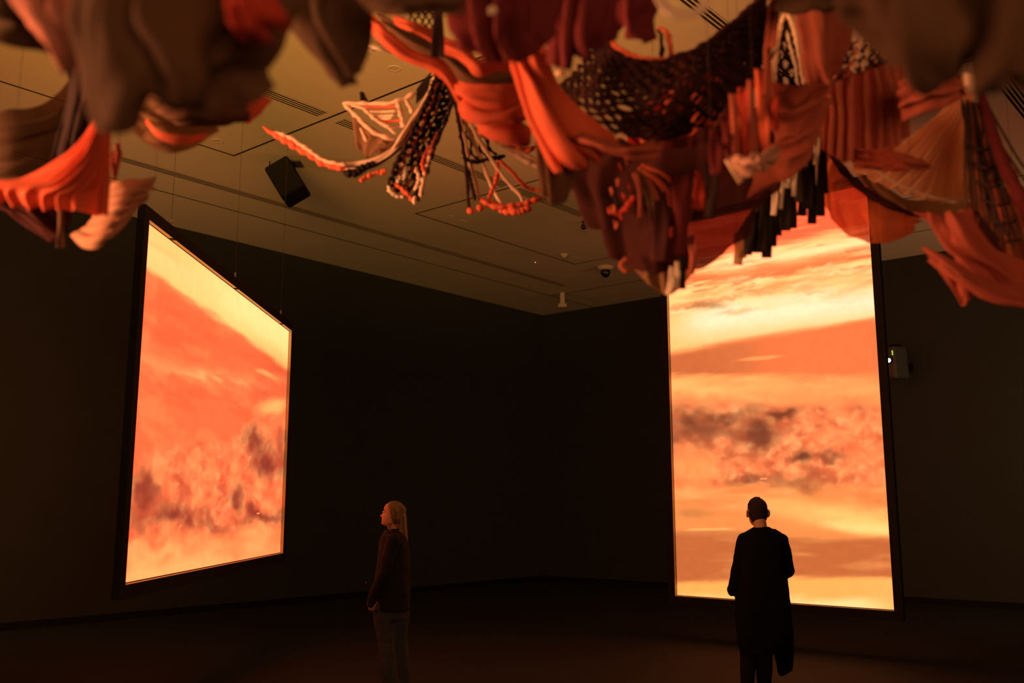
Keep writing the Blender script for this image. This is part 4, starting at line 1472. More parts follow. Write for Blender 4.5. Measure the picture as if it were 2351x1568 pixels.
hang(t, [(350, 150, 3.0), (590, 150, 3.0)])
t = textile('dark_sheer_drape', 'dark sheer drape swooping in from the left edge', (110, 140, 3.2))
cloth(t, [[(-90, 285, 3.2), (0, 268, 3.1), (85, 250, 3.1), (150, 205, 3.15), (185, 140, 3.2)], [(-90, 330, 3.2), (40, 330, 3.05), (130, 300, 3.1), (205, 170, 3.2)],
          [(-90, 390, 3.2), (40, 390, 3.05), (140, 350, 3.1), (222, 200, 3.2)], [(-90, 470, 3.2), (50, 448, 3.1), (150, 398, 3.15), (236, 235, 3.2)]], DBROWN_S, 50, 34, (.02, 5, 'v', .4), .008, seed=11)
cloth(t, [[(165, 110, 3.0), (205, 110, 2.95), (245, 120, 3.0)], [(160, 230, 3.0), (200, 230, 2.94), (240, 220, 3.0)], [(140, 320, 3.0), (175, 330, 2.95), (215, 310, 3.0)], [(118, 425, 3.0), (150, 430, 2.97), (190, 395, 3.0)]], mat_cloth(50, 36, 34, 0, .15), 34, 40, (.016, 4, 'u', .3), .008, name='gathered_tail', seed=12, label='dark plum gathered tail')
hang(t, [(180, 140, 3.18), (220, 110, 3.0)])
t = textile('coral_fan_drape', 'coral drape fanning down from a gathered point at the left', (236, 225, 2.85))
cloth(t, [[(226, 225, 2.85), (236, 222, 2.84), (246, 226, 2.85)], [(205, 290, 2.85), (226, 292, 2.8), (251, 290, 2.85)], [(150, 355, 2.85), (205, 362, 2.78), (252, 355, 2.85)], [(50, 412, 2.9), (170, 420, 2.78), (252, 415, 2.85)],
          [(-90, 432, 2.95), (130, 452, 2.8), (251, 455, 2.85)], [(-90, 470, 2.98), (0, 466, 2.9), (75, 478, 2.85), (145, 482, 2.82), (195, 488, 2.82), (247, 498, 2.85)]], CORAL, 110, 54, (.010, 9, 'u', .12, .5), .004, seed=13)
hang(t, [(236, 222, 2.85)])
t = textile('beige_shell_drape', 'pale beige shell-shaped cloth above the left screen corner', (300, 415, 3.1))
cloth(t, [[(238, 425, 3.1), (300, 420, 3.08), (357, 413, 3.12)], [(225, 465, 3.08), (290, 450, 3.02), (347, 428, 3.1)], [(205, 510, 3.05), (275, 488, 3.0), (330, 452, 3.1)], [(160, 540, 3.05), (190, 568, 3.02), (235, 560, 3.0), (272, 530, 3.04), (300, 492, 3.06), (337, 442, 3.1)]], mat_cloth(206, 160, 132, 0, .35), 50, 64, (.012, 6.5, 'v', .12, .3), .003, seed=15)
cloth(t, [[(262, 350, 3.1), (268, 335, 3.1), (275, 321, 3.1)], [(258, 385, 3.08), (265, 375, 3.08), (274, 360, 3.1)], [(256, 425, 3.1), (262, 415, 3.1), (270, 400, 3.1)]], RUST, 12, 18, (.006, 1.5, 'u', .2), .004, name='leaf_tip')
hang(t, [(275, 321, 3.1), (357, 413, 3.12)])
t = textile('plum_tail', 'dusky plum tail with a squared strip under the coral fan', (70, 470, 3.2))
cloth(t, [[(-40, 470, 3.2), (60, 472, 3.15), (165, 470, 3.2)], [(20, 490, 3.2), (90, 505, 3.15), (165, 495, 3.2)], [(75, 520, 3.2), (120, 530, 3.17), (158, 515, 3.2)], [(120, 548, 3.2), (140, 548, 3.18), (154, 530, 3.2)]], PLUM_S, 34, 24, (.012, 3, 'u', .3), .006, seed=16)
strip(t, [(142, 480, 3.12), (141, 525, 3.1), (140, 568, 3.1)], 20, BROWN, seed=2, twist=.25)
hang(t, [(20, 470, 3.18)])

# ---------- upper centre, near the lens
t = textile('pointed_swag', 'blurred brown swag with a pointed tip, top centre-left', (740, -90, 1.7), 0.35)
cloth(t, [[(636, -90, 1.75), (740, -90, 1.6), (860, -90, 1.7)], [(655, 50, 1.75), (740, 55, 1.58), (838, 40, 1.7)], [(690, 98, 1.74), (765, 108, 1.6), (834, 95, 1.7)], [(735, 150, 1.72), (790, 155, 1.64), (832, 125, 1.7)], [(782, 190, 1.7), (797, 198, 1.68), (815, 186, 1.7), (826, 160, 1.7)]], DBROWN, 44, 44, (.02, 3, 'u', .3), .012, 7, seed=18)
hang(t, [(660, -90, 1.74), (840, -90, 1.7)])
t = textile('brown_band', 'blurred dark band across the top edge, above the coral scarf', (940, -90, 1.8))
cloth(t, [[(810, -90, 1.85), (940, -90, 1.75), (1075, -90, 1.85)], [(830, -20, 1.85), (940, -10, 1.72), (1065, -15, 1.85)], [(835, 22, 1.85), (880, 40, 1.8), (940, 22, 1.75), (1000, 28, 1.8), (1060, 26, 1.85)]], DBROWN, 40, 22, (.02, 3, 'v', .3), .012, seed=20)
hang(t, [(830, -90, 1.85), (1050, -90, 1.85)])
t = textile('maroon_round_drape', 'dark maroon drape with a rounded lower edge, top centre', (1160, -90, 2.3))
cloth(t, [[(1015, -90, 2.35), (1150, -90, 2.2), (1295, -90, 2.3)], [(1020, 10, 2.35), (1150, 30, 2.15), (1285, 10, 2.3)], [(1032, 60, 2.35), (1150, 95, 2.2), (1278, 60, 2.3)], [(1055, 85, 2.34), (1100, 125, 2.26), (1175, 143, 2.22), (1240, 118, 2.26), (1274, 75, 2.3)]], MAROON, 56, 36, (.026, 5, 'u', .15), .010, 7, seed=21)
lump(t, (1130, 24, 2.05), 12, WHITE, 'pale_knot', 3)
hang(t, [(1040, -90, 2.34), (1270, -90, 2.3)])
t = textile('maroon_long_drape', 'long maroon panel hanging beside the rounded maroon drape', (1335, -90, 2.3), 0.22)
cloth(t, [[(1272, -90, 2.3), (1335, -90, 2.2), (1412, -90, 2.3)], [(1270, 20, 2.3), (1335, 25, 2.16), (1408, 10, 2.3)], [(1268, 95, 2.3), (1320, 100, 2.2), (1402, 65, 2.3)], [(1270, 140, 2.3), (1292, 158, 2.26), (1335, 132, 2.24), (1398, 95, 2.3)]], MAROON, 50, 34, (.026, 4, 'u', .1), .008, 8, seed=23)
lump(t, (1288, 168, 2.35), 12, PEACH, 'pale_knot', 4, (1.3, 1, .8))
hang(t, [(1285, -90, 2.3), (1400, -90, 2.3)])
t = textile('maroon_tip', 'maroon cloth ending in a drooping red tip, top centre-right', (1450, -90, 2.2), 0.5)
cloth(t, [[(1385, -90, 2.2), (1450, -90, 2.1), (1530, -90, 2.2)], [(1392, 10, 2.2), (1450, 15, 2.08), (1516, 0, 2.2)], [(1398, 60, 2.2), (1450, 55, 2.12), (1510, 40, 2.2)], [(1402, 92, 2.2), (1432, 66, 2.16), (1460, 82, 2.14), (1480, 97, 2.15), (1498, 93, 2.17), (1503, 62, 2.2)]], MAROON, 40, 32, (.02, 3, 'u', .15), .008, 8, seed=25)
hang(t, [(1400, -90, 2.2), (1515, -90, 2.2)])
t = textile('pale_scarf_loop', 'pale pink blurred scarf loop at the top edge', (1555, -60, 2.2), -0.15)
strip(t, [(1500, -60, 2.2), (1520, 6, 2.15), (1545, 30, 2.1), (1578, 32, 2.12), (1612, 18, 2.18), (1650, -40, 2.2)], 26, WHITE, 'scarf', 30, .15, .3, 3)
hang(t, [(1505, -60, 2.2), (1640, -40, 2.2)])

# ---------- coral scarf and net fans
t = textile('coral_scarf', 'long bright coral scarf running down to a hanging pocket', (850, 20, 3.4))
cloth(t, [[(842, 25, 3.45), (872, 45, 3.4), (905, 78, 3.4), (960, 120, 3.4), (1012, 142, 3.4), (1045, 185, 3.4), (1070, 225, 3.4)], [(850, 50, 3.42), (880, 85, 3.36), (935, 128, 3.36), (1000, 155, 3.36), (1035, 195, 3.36), (1060, 240, 3.38)],
          [(856, 72, 3.4), (884, 112, 3.38), (930, 142, 3.38), (985, 162, 3.38), (1022, 190, 3.38), (1048, 235, 3.4), (1078, 272, 3.4)]], CORAL, 70, 16, (.010, 1.2, 'v', .2), .006, seed=27)
cloth(t, [[(1040, 185, 3.4), (1095, 205, 3.32), (1150, 205, 3.3), (1225, 192, 3.4)], [(1050, 225, 3.38), (1105, 250, 3.24), (1160, 250, 3.22), (1222, 235, 3.38)], [(1075, 268, 3.38), (1125, 292, 3.26), (1180, 295, 3.25), (1218, 275, 3.38)],
          [(1105, 292, 3.38), (1150, 315, 3.3), (1190, 328, 3.3), (1212, 305, 3.38)], [(1130, 308, 3.4), (1165, 328, 3.36), (1195, 337, 3.36), (1206, 325, 3.4)]], CORAL, 50, 40, (.022, 2.6, 'v', .3), .006, name='pocket', seed=28)
cloth(t, [[(865, 35, 3.6), (940, 75, 3.6), (1005, 112, 3.6), (1080, 160, 3.6), (1200, 165, 3.6)], [(880, 50, 3.6), (950, 100, 3.55), (1012, 130, 3.55), (1075, 180, 3.55), (1205, 185, 3.6)], [(900, 76, 3.6), (955, 122, 3.6), (1014, 146, 3.6), (1070, 200, 3.6), (1210, 205, 3.6)]], BROWN, 50, 14, (.008, 1.5, 'v', .2), .006, name='brown_underside')
cloth(t, [[(900, 36, 3.3), (945, 52, 3.28), (1000, 72, 3.3)], [(905, 48, 3.3), (948, 68, 3.26), (998, 88, 3.3)], [(915, 58, 3.3), (955, 80, 3.3), (994, 100, 3.3)]], CORAL, 30, 12, (.006, 1.2, 'v', .2), .005, name='upper_fold')
cloth(t, [[(1014, 92, 3.3), (1060, 108, 3.3), (1100, 142, 3.28), (1130, 132, 3.28), (1195, 150, 3.3)], [(1016, 104, 3.28), (1060, 125, 3.26), (1103, 158, 3.24), (1135, 148, 3.26), (1195, 160, 3.3)], [(1020, 116, 3.3), (1060, 138, 3.3), (1104, 172, 3.28), (1140, 164, 3.28), (1195, 170, 3.3)]], CORAL, 46, 14, (.008, 1.5, 'v', .3), .008, name='upper_fold')
strip(t, [(1006, -10, 3.15), (1006, 60, 3.12), (1004, 132, 3.15)], 30, PLUM, 'dark_tie', seed=6)
hang(t, [(846, 30, 3.42), (1215, 192, 3.4)])
t = textile('pale_net_end', 'short pale netted strips poking out left of the coral scarf', (835, 80, 3.8))
strip(t, [(826, 84, 3.8), (850, 104, 3.78), (880, 114, 3.78), (896, 120, 3.8)], 12, WHITE, 'net_strip', 14, .3, .3, 1)
strip(t, [(828, 90, 3.8), (842, 106, 3.8), (858, 118, 3.8)], 11, WHITE, 'net_strip', 14, .3, .3, 2)
strip(t, [(832, 84, 3.82), (862, 92, 3.8), (892, 110, 3.82)], 7, PEACH, 'net_strip', 14, .3, .3, 3)
rope(t, [(820, 72, 3.85), (850, 88, 3.82), (900, 118, 3.82)], 2.5, DNET, 'net_cord', 20)
hang(t, [(826, 82, 3.8)])
t = textile('small_black_net', 'small patch of black diamond net above the coral scarf', (965, 10, 3.7))
net(t, [[(935, 8, 3.7), (1000, 8, 3.7)], [(940, 40, 3.68), (998, 42, 3.68)], [(946, 72, 3.7), (996, 78, 3.7)]], 7, 6, 2.2, [BLACKC], seed=2)
hang(t, [(945, 10, 3.7), (995, 10, 3.7)])

DN = 4.2
t = textile('peach_net_fan', 'peach corded net fan with a long tail curling up left', (1003, 160, DN))
F = lambda pts, D=DN: [(x, y, D + dz) for x, y, dz in pts]
FR = 'rib'
rope(t, F([(786, 236, .1), (850, 238, .05), (915, 232, 0), (958, 213, 0)]), 5.5, PEACH, FR, lump=.35, seed=1)
rope(t, F([(787, 237, .1), (820, 268, .06), (860, 305, 0), (906, 322, 0)]), 6, PEACH, FR, lump=.35, seed=2)
rope(t, F([(810, 262, .1), (830, 300, .08), (842, 325, .06)]), 4, PEACH, FR, lump=.3, seed=3)
rope(t, F([(836, 252, .05), (865, 276, .03), (890, 292, 0), (910, 308, 0)]), 4.5, PEACH, FR, lump=.5, seed=4, lf=14)
rope(t, F([(800, 241, .1), (825, 246, .06), (842, 252, .05)]), 3.5, PEACH, FR, seed=4)
for k, (x0, y0, x1, y1) in enumerate([(838, 246, 912, 244), (846, 256, 910, 255), (852, 266, 906, 265), (868, 280, 922, 276), (884, 293, 930, 290), (858, 272, 900, 271)]):
    rope(t, F([(x0, y0, .04), ((x0 + x1) / 2, (y0 + y1) / 2 + 1, .03), (x1, y1, 0)]), 3.4, PEACH if k % 3 else CORAL, 'rung', 16, .2, seed=k)
rope(t, F([(915, 234, 0), (916, 252, 0), (922, 270, 0), (927, 292, 0)]), 5.5, PEACH, FR, lump=.5, seed=6, lf=12)
rope(t, F([(930, 228, 0), (940, 245, 0), (948, 262, 0)]), 4.5, PEACH, FR, lump=.4, seed=7)
cloth(t, [[(812, 265, DN + .1), (845, 285, DN + .05), (900, 325, DN)], [(816, 305, DN + .1), (850, 318, DN + .05), (895, 340, DN)], [(824, 345, DN + .1), (846, 358, DN + .05), (872, 345, DN)]], BROWN_S, 24, 22, (.012, 3, 'u', .3), .008, name='leaf_web', seed=31, ragged=.02)
cloth(t, [[(956, 205, DN), (975, 180, DN), (990, 165, DN)], [(955, 240, DN), (970, 225, DN), (984, 205, DN)]], BLACKC, 12, 10, None, .006, name='dark_gusset')
strip(t, [(831, 212, DN + .15), (834, 225, DN + .12), (838, 238, DN + .1)], 16, BLACKC, 'dark_tab', 10)
for k in range(5):
    o = (k - 2) * 5.0
    rope(t, F([(1002, 165, 0), (986 + o * .3, 215, .01 * k), (962 + o * .8, 262, -.02), (934 + o, 308, -.03 + .015 * k), (902 + o * .7, 348, 0), (866 + o * .3, 370 + o * .6, 0), (820, 384 + o * .9, .02), (778, 385 + o * .8, .03)]),
         5.0 if k % 2 else 4.0, [PEACH, BEIGE, PLUM, PEACH, DNET][k], 'tail_cord', 50, .2, seed=k + 10)
rope(t, F([(800, 386, .02), (765, 382, .03), (735, 370, .04), (700, 350, .06), (660, 325, .08), (630, 308, .1), (602, 291, .12)]), (9, 9, 8, 8, 8, 7, 3), CORAL, 'tail_cord', 60, .4, 12, seed=21)
rope(t, F([(800, 378, 0), (770, 376, 0), (740, 366, .02), (705, 342, .04), (665, 316, .06), (632, 302, .08)]), 4.5, PEACH, 'tail_cord', 50, .4, 12, seed=22)
rope(t, F([(862, 374, 0), (835, 388, 0), (812, 398, 0), (788, 396, 0)]), 9, BLACKC, 'tail_cord', 30, .3, seed=23)
rope(t, F([(890, 395, 0), (860, 398, 0), (835, 410, 0), (828, 416, 0)]), 6, CORAL, 'tail_cord', 24, .5, seed=24)
net(t, [[(1000, 168, DN), (1018, 175, DN + .05), (1040, 190, DN)], [(975, 240, DN - .05), (1005, 250, DN + .03), (1036, 240, DN)], [(935, 320, DN - .05), (975, 330, DN + .03), (1010, 310, DN)], [(905, 380, DN - .03), (945, 395, DN + .03), (985, 380, DN)], [(890, 425, DN), (925, 450, DN + .02), (962, 462, DN)]],
    9, 17, 4.2, [BLACKC, BLACKC, DNET, PLUM, DNET, RUST], seed=5, jitter=.55)
for k, pts in enumerate([[(975, 320, 0), (985, 350, 0), (975, 400, 0), (966, 455, 0)], [(928, 365, 0), (932, 390, 0), (926, 415, 0)], [(890, 425, 0), (905, 448, 0), (928, 452, 0)], [(910, 425, 0), (930, 440, 0), (948, 462, 0)],
                         [(955, 385, 0), (962, 410, 0), (952, 440, 0)], [(985, 335, 0), (970, 375, 0), (978, 405, 0)], [(1005, 300, 0), (992, 340, 0), (980, 380, 0)], [(915, 385, 0), (918, 405, 0), (912, 420, 0)]]):
    rope(t, F(pts), (4.5, 5.5, 4.5), [PEACH, WHITE, WHITE, CORAL, PEACH, CORAL, RUST, PEACH][k], 'dangling_end', 26, .5, 10, seed=40 + k)
lump(t, (952, 460, DN), 8, PEACH, 'knot', 5, (1, 1, 1.3))
hang(t, [(1003, 165, DN)])
t = textile('open_net_fan', 'open net fan of loose coral cords ending in hanging loops', (1045, 205, DN), 0.28)
for k, (pts, r, m) in enumerate([
    ([(1040, 210, 0), (1055, 290, 0), (1068, 370, 0), (1074, 440, 0), (1078, 486, 0)], 4.5, DNET),
    ([(1042, 212, 0), (1062, 300, .02), (1080, 375, .02), (1096, 430, .02), (1100, 462, .02)], 5, PEACH),
    ([(1046, 214, 0), (1072, 290, .03), (1104, 365, .03), (1130, 430, .02), (1165, 492, .02)], 5, PEACH),
    ([(1050, 216, 0), (1084, 292, -.02), (1130, 368, -.03), (1172, 425, -.03), (1196, 450, -.02), (1200, 470, 0)], 5, PEACH),
    ([(1090, 275, -.02), (1140, 325, -.05), (1190, 358, -.05), (1240, 386, -.03)], 8, PEACH),
    ([(1100, 290, -.04), (1150, 335, -.06), (1200, 352, -.06), (1240, 372, -.04)], 5, BEIGE),
    ([(1140, 360, 0), (1175, 395, 0), (1210, 430, 0), (1245, 440, 0)], 5, CORAL),
    ([(1140, 372, .02), (1142, 400, .02), (1128, 440, .02), (1120, 458, .02)], 6, CORAL),
    ([(1100, 458, .02), (1135, 474, .0), (1180, 472, 0), (1245, 455, 0)], 7, CORAL),
    ([(1115, 460, .02), (1145, 478, .02), (1185, 486, 0), (1222, 478, 0)], 9, CORAL),
    ([(1062, 362, -.01), (1090, 372, -.01), (1118, 366, -.01), (1160, 358, -.01)], 6, BLACKC),
    ([(1075, 390, 0), (1084, 430, 0), (1090, 460, 0)], 5, DNET),
]):
    rope(t, F(pts), r, m, 'net_cord', 40, .3, 10, seed=60 + k)
net(t, [[(1038, 205, DN + .05), (1052, 205, DN + .05)], [(1052, 290, DN + .05), (1095, 285, DN + .05)], [(1066, 370, DN + .05), (1140, 355, DN + .05)]], 6, 9, 3.0, [BLACKC, DNET, PEACH], seed=8, jitter=.4)
cloth(t, [[(1165, 332, DN - .05), (1200, 338, DN - .07), (1232, 334, DN - .05)], [(1175, 345, DN - .05), (1205, 352, DN - .07), (1226, 346, DN - .05)]], CORAL, 16, 8, (.008, 2, 'u', .2), .008, name='rag', ragged=.01)
for k, c in enumerate([(1080, 484), (1102, 478), (1176, 480), (1200, 484)]):
    lump(t, (c[0], c[1], DN), 9, CORAL, 'knot', k + 10, (1.1, 1, 1))
hang(t, [(1045, 208, DN)])
# ---------- centre: pleated tie, net hammock, layered swags
t = textile('pleated_coral_tie', 'pleated coral tie slanting down to the left of the net hammock', (1205, 120, 3.0))
cloth(t, [[(1172, 118, 3.05), (1200, 112, 3.0), (1232, 118, 3.05)], [(1184, 165, 3.03), (1214, 160, 2.96), (1252, 175, 3.03)], [(1200, 225, 3.0), (1240, 222, 2.92), (1305, 240, 3.0)], [(1225, 300, 3.0), (1270, 305, 2.92), (1375, 298, 3.0)], [(1250, 355, 3.0), (1290, 360, 2.95), (1410, 330, 3.0)], [(1272, 392, 3.02), (1288, 394, 3.0), (1310, 384, 3.0), (1420, 350, 3.02)]], CORAL, 70, 44, (.026, 4, 'u', .1), .004, seed=33)
cloth(t, [[(1224, 255, 3.12), (1270, 300, 3.1), (1330, 340, 3.12)], [(1232, 330, 3.1), (1268, 360, 3.05), (1320, 385, 3.1)], [(1238, 400, 3.1), (1268, 415, 3.04), (1315, 420, 3.1)], [(1246, 445, 3.1), (1268, 470, 3.07), (1302, 462, 3.1)]], BROWN, 34, 36, (.014, 3, 'u', .2), .008, name='dark_pouch', seed=34)
cloth(t, [[(1290, 285, 2.98), (1350, 310, 2.95), (1420, 328, 2.95), (1500, 330, 2.98)], [(1300, 305, 2.95), (1360, 330, 2.9), (1430, 348, 2.9), (1510, 342, 2.96)], [(1318, 322, 2.98), (1370, 350, 2.95), (1440, 366, 2.95), (1515, 356, 2.98)]], RUST, 46, 14, (.012, 1.6, 'v', .2), .005, name='trailing_band', seed=35)
hang(t, [(1182, 118, 3.04), (1225, 118, 3.04)])
DH = 3.2
t = textile('dark_net_hammock', 'big dark maroon net slung like a hammock, top centre-right', (1560, 0, DH))
top = [(1385, 78, DH), (1425, 118, DH - .1), (1480, 136, DH - .15), (1560, 132, DH - .15), (1640, 88, DH - .1), (1755, -10, DH)]
midr = [(1345, 140, DH), (1420, 205, DH - .18), (1510, 225, DH - .25), (1610, 190, DH - .2), (1760, 60, DH)]
low = [(1285, 200, DH), (1340, 268, DH - .1), (1470, 318, DH - .15), (1600, 292, DH - .1), (1745, 180, DH)]
net(t, [top, midr, low], 30, 16, 5.6, [DNET, DMAROON, DNET], seed=9, jitter=.6, knot=1.6)
cloth(t, [top, [(1372, 100, DH + .02), (1430, 150, DH - .12), (1500, 178, DH - .18), (1600, 150, DH - .14), (1758, 20, DH)], [(1362, 120, DH + .02), (1425, 180, DH - .14), (1505, 205, DH - .2), (1605, 170, DH - .16), (1760, 40, DH + .02)]], DMAROON, 60, 16, (.010, 4, 'v', .2), .01, name='crocheted_band', seed=36)
cloth(t, [[(1420, 255, DH), (1500, 262, DH - .08), (1580, 250, DH)], [(1430, 285, DH), (1500, 300, DH - .06), (1590, 285, DH)], [(1440, 310, DH), (1500, 325, DH - .05), (1590, 305, DH)]], DMAROON, 30, 14, (.01, 2, 'v', .2), .012, name='dense_patch', seed=37)
rope(t, [(1395, 82, DH - .02), (1425, 114, DH - .12), (1475, 133, DH - .17), (1530, 135, DH - .17)], (7, 6, 5, 4), CORAL, 'edge_rope', 40, .35, 14, seed=80)
rope(t, [(1530, 135, DH - .17), (1590, 118, DH - .14), (1650, 80, DH - .1), (1755, -10, DH)], (6, 8, 9, 9), DMAROON, 'edge_rope', 40, .35, 14, seed=81)
rope(t, [(1519, 136, DH), (1519, 100, DH), (1516, 76, DH), (1508, 68, DH)], (7, 6, 5, 3), DNET, 'loop', 24, .3, seed=82)
rope(t, [(1545, 132, DH), (1538, 100, DH), (1530, 74, DH), (1518, 64, DH), (1508, 67, DH)], (6, 6, 6, 6, 4), CORAL, 'loop', 30, .4, 10, seed=83)
for k, pts in enumerate([[(1690, 60), (1686, 110), (1680, 160), (1675, 205)], [(1712, 45), (1705, 100), (1700, 160), (1702, 200)], [(1735, 30), (1728, 90), (1724, 150), (1730, 200)], [(1768, 5), (1755, 80), (1745, 140), (1738, 195)], [(1788, 8), (1772, 80), (1760, 150), (1748, 230)]]):
    rope(t, [(x, y, DH + .05) for x, y in pts], (5, 6, 7, 5), [DNET, DMAROON, RUST, DNET, DMAROON][k], 'hammock_tie', 34, .3, 9, seed=84 + k)
rope(t, [(1640, 230, DH - .05), (1690, 210, DH - .02), (1730, 195, DH), (1760, 165, DH)], 8, DNET, 'hammock_tie', 34, .3, 9, seed=91)
hang(t, [(1388, 80, DH), (1752, -8, DH)])
t = textile('coral_backing_cloth', 'coral cloth glimpsed through the holes of the net hammock', (1600, 130, 3.6))
cloth(t, [[(1500, 175, 3.6), (1600, 140, 3.6), (1700, 100, 3.6)], [(1480, 235, 3.6), (1590, 215, 3.55), (1700, 180, 3.6)], [(1440, 285, 3.6), (1570, 285, 3.55), (1700, 245, 3.6)], [(1440, 330, 3.6), (1570, 340, 3.58), (1690, 300, 3.6)]], CORAL, 40, 30, (.03, 5, 'u', .3), .015, seed=38)
hang(t, [(1500, 175, 3.6), (1695, 105, 3.6)])
DQ = 3.45
t = textile('plum_layered_swag', 'deep plum swag drooping lowest in the middle, before the tall screen', (1550, 280, DQ))
cloth(t, [[(1300, 300, DQ), (1420, 325, DQ - .1), (1520, 318, DQ - .12), (1640, 290, DQ - .1), (1790, 215, DQ)], [(1308, 380, DQ), (1410, 425, DQ - .14), (1530, 440, DQ - .18), (1660, 400, DQ - .14), (1795, 290, DQ)],
          [(1325, 450, DQ), (1410, 525, DQ - .14), (1530, 560, DQ - .18), (1660, 510, DQ - .14), (1795, 370, DQ)], [(1342, 488, DQ), (1400, 565, DQ - .08), (1440, 615, DQ - .1), (1510, 622, DQ - .12), (1590, 618, DQ - .1), (1660, 588, DQ - .1), (1722, 520, DQ - .06), (1790, 420, DQ)]], PLUM_S, 80, 54, (.020, 5, 'u', .2), .012, 6, seed=40)
cloth(t, [[(1470, 540, DQ - .05), (1530, 545, DQ - .1), (1600, 540, DQ - .05)], [(1440, 600, DQ - .05), (1510, 610, DQ - .1), (1590, 600, DQ - .05)], [(1465, 635, DQ - .05), (1500, 658, DQ - .08), (1532, 678, DQ - .08), (1560, 664, DQ - .08), (1582, 625, DQ - .05)]], BROWN_S, 40, 30, (.012, 3, 'u', .2), .006, name='sheer_hem', seed=41)
for k, (a, b, w, m) in enumerate([((1468, 385), (1545, 470), 15, CORAL), ((1466, 388), (1530, 520), 17, RUST), ((1462, 392), (1502, 530), 15, BROWN), ((1458, 396), (1470, 500), 13, RUST), ((1472, 380), (1560, 440), 12, CORAL), ((1464, 390), (1518, 545), 13, BROWN_S)]):
    strip(t, [(a[0], a[1], DQ - .25), ((a[0] + b[0]) / 2 + 5, (a[1] + b[1]) / 2 - 12, DQ - .28), (b[0], b[1], DQ - .25)], w, m, 'fanned_strip', 22, .5, .4, k)
for k, (x, y0, y1, w, m) in enumerate([(1562, 400, 585, 44, MAROON), (1604, 395, 480, 26, RED), (1515, 430, 600, 34, DMAROON), (1632, 380, 500, 30, PLUM), (1590, 560, 630, 18, RUST)]):
    strip(t, [(x, y0, DQ - .27), (x + 2, (y0 + y1) / 2, DQ - .29), (x - 3, y1, DQ - .27)], w, m, 'hanging_panel', 20, .25, .4, k + 20)
for k, (x, y) in enumerate([(1425, 385), (1440, 372), (1420, 420), (1432, 452), (1405, 440), (1410, 480), (1425, 500), (1440, 470), (1415, 515), (1445, 430)]):
    strip(t, [(x - 4, y - 9, DQ - .2), (x, y, DQ - .22), (x + 5 - k % 3 * 4, y + 9, DQ - .2)], 5 + k % 3 * 2, RUST if k % 3 else RED, 'coral_scrap', 8, .8, .5, k + 90)
rope(t, [(1395, 478, DQ - .18), (1415, 490, DQ - .2), (1435, 480, DQ - .22), (1460, 450, DQ - .24)], 7, RED, 'coral_tie', 24, .4, seed=95)
rope(t, [(1400, 430, DQ - .18), (1425, 470, DQ - .2), (1470, 455, DQ - .22), (1500, 480, DQ - .24)], 5, BLACKC, 'dark_tie', 24, .4, seed=96)
for k, (x, y0, y1, w, m) in enumerate([(1542, 612, 677, 12, WHITE), (1557, 600, 662, 13, WHITE), (1568, 590, 664, 18, BLACKC)]):
    strip(t, [(x, y0, DQ - .2), (x - 1, (y0 + y1) / 2, DQ - .21), (x - (8 if k < 2 else 0), y1, DQ - .2)], w, m, 'tassel_strip', 14, .2, .3, k + 30)
rope(t, [(1455, 600, DQ - .15), (1432, 600, DQ - .16), (1425, 612, DQ - .16), (1440, 622, DQ - .16), (1452, 616, DQ - .15)], 6, RUST, 'edge_roll', 24, .3, seed=97)
hang(t, [(1310, 302, DQ), (1780, 220, DQ)])
t = textile('beige_crumpled_rag', 'crumpled beige rag tucked among the red strips, right of centre', (1735, 335, 3.2), -0.42)
cloth(t, [[(1672, 362, 3.2), (1725, 350, 3.15), (1790, 330, 3.2)], [(1684, 385, 3.18), (1732, 375, 3.1), (1788, 358, 3.18)], [(1698, 412, 3.2), (1738, 402, 3.15), (1780, 380, 3.2)]], mat_cloth(196, 152, 130, 0, .3), 44, 30, (.007, 2.5, 'u', .5), .014, 14, seed=43)
strip(t, [(1668, 368, 3.15), (1684, 392, 3.13), (1702, 418, 3.15)], 11, PEACH, 'binding', 12, .2)
hang(t, [(1735, 345, 3.16)])
t = textile('red_strip_curtain', 'short curtain of torn red strips under the hammock ties', (1730, 150, 3.3), -0.5)
for k, (x, y0, y1, w, m) in enumerate([(1685, 215, 372, 20, RUST), (1706, 200, 376, 18, RED), (1724, 185, 350, 20, RUST), (1744, 160, 330, 22, CORAL), (1762, 110, 300, 20, RUST), (1752, 230, 360, 16, CORAL), (1775, 190, 300, 16, RED), (1668, 270, 380, 18, MAROON), (1694, 240, 330, 14, CORAL), (1640, 300, 400, 22, MAROON)]):
    strip(t, [(x, y0, 3.3), (x + 3, (y0 + y1) / 2, 3.26), (x + 6, y1, 3.3)], w, m, 'torn_strip', 20, .4, .5, k + 40)
rope(t, [(1630, 312, 3.3), (1690, 225, 3.3), (1740, 175, 3.3), (1785, 110, 3.3)], 4, DMAROON, 'carrier_cord', 30)
hang(t, [(1785, 110, 3.3), (1632, 310, 3.3)])
t = textile('rust_swag', 'rust-red swag gathered to a point on its right, beside the fringe', (1890, 170, 3.25))
cloth(t, [[(1765, 208, 3.3), (1830, 203, 3.2), (1903, 176, 3.3)], [(1762, 255, 3.28), (1830, 250, 3.14), (1898, 190, 3.28)], [(1768, 310, 3.26), (1830, 300, 3.14), (1890, 205, 3.26)], [(1770, 370, 3.26), (1825, 350, 3.16), (1884, 222, 3.26)], [(1705, 445, 3.28), (1770, 425, 3.2), (1835, 370, 3.2), (1882, 235, 3.28)]], RUST, 50, 60, (.026, 4.5, 'v', .2, -.01), .006, seed=45)
hang(t, [(1900, 178, 3.3), (1770, 208, 3.3)])
DF = 3.75
t = textile('black_white_fringe', 'fringe of dark strips with a few white ones, before the tall screen', (1790, 300, DF))
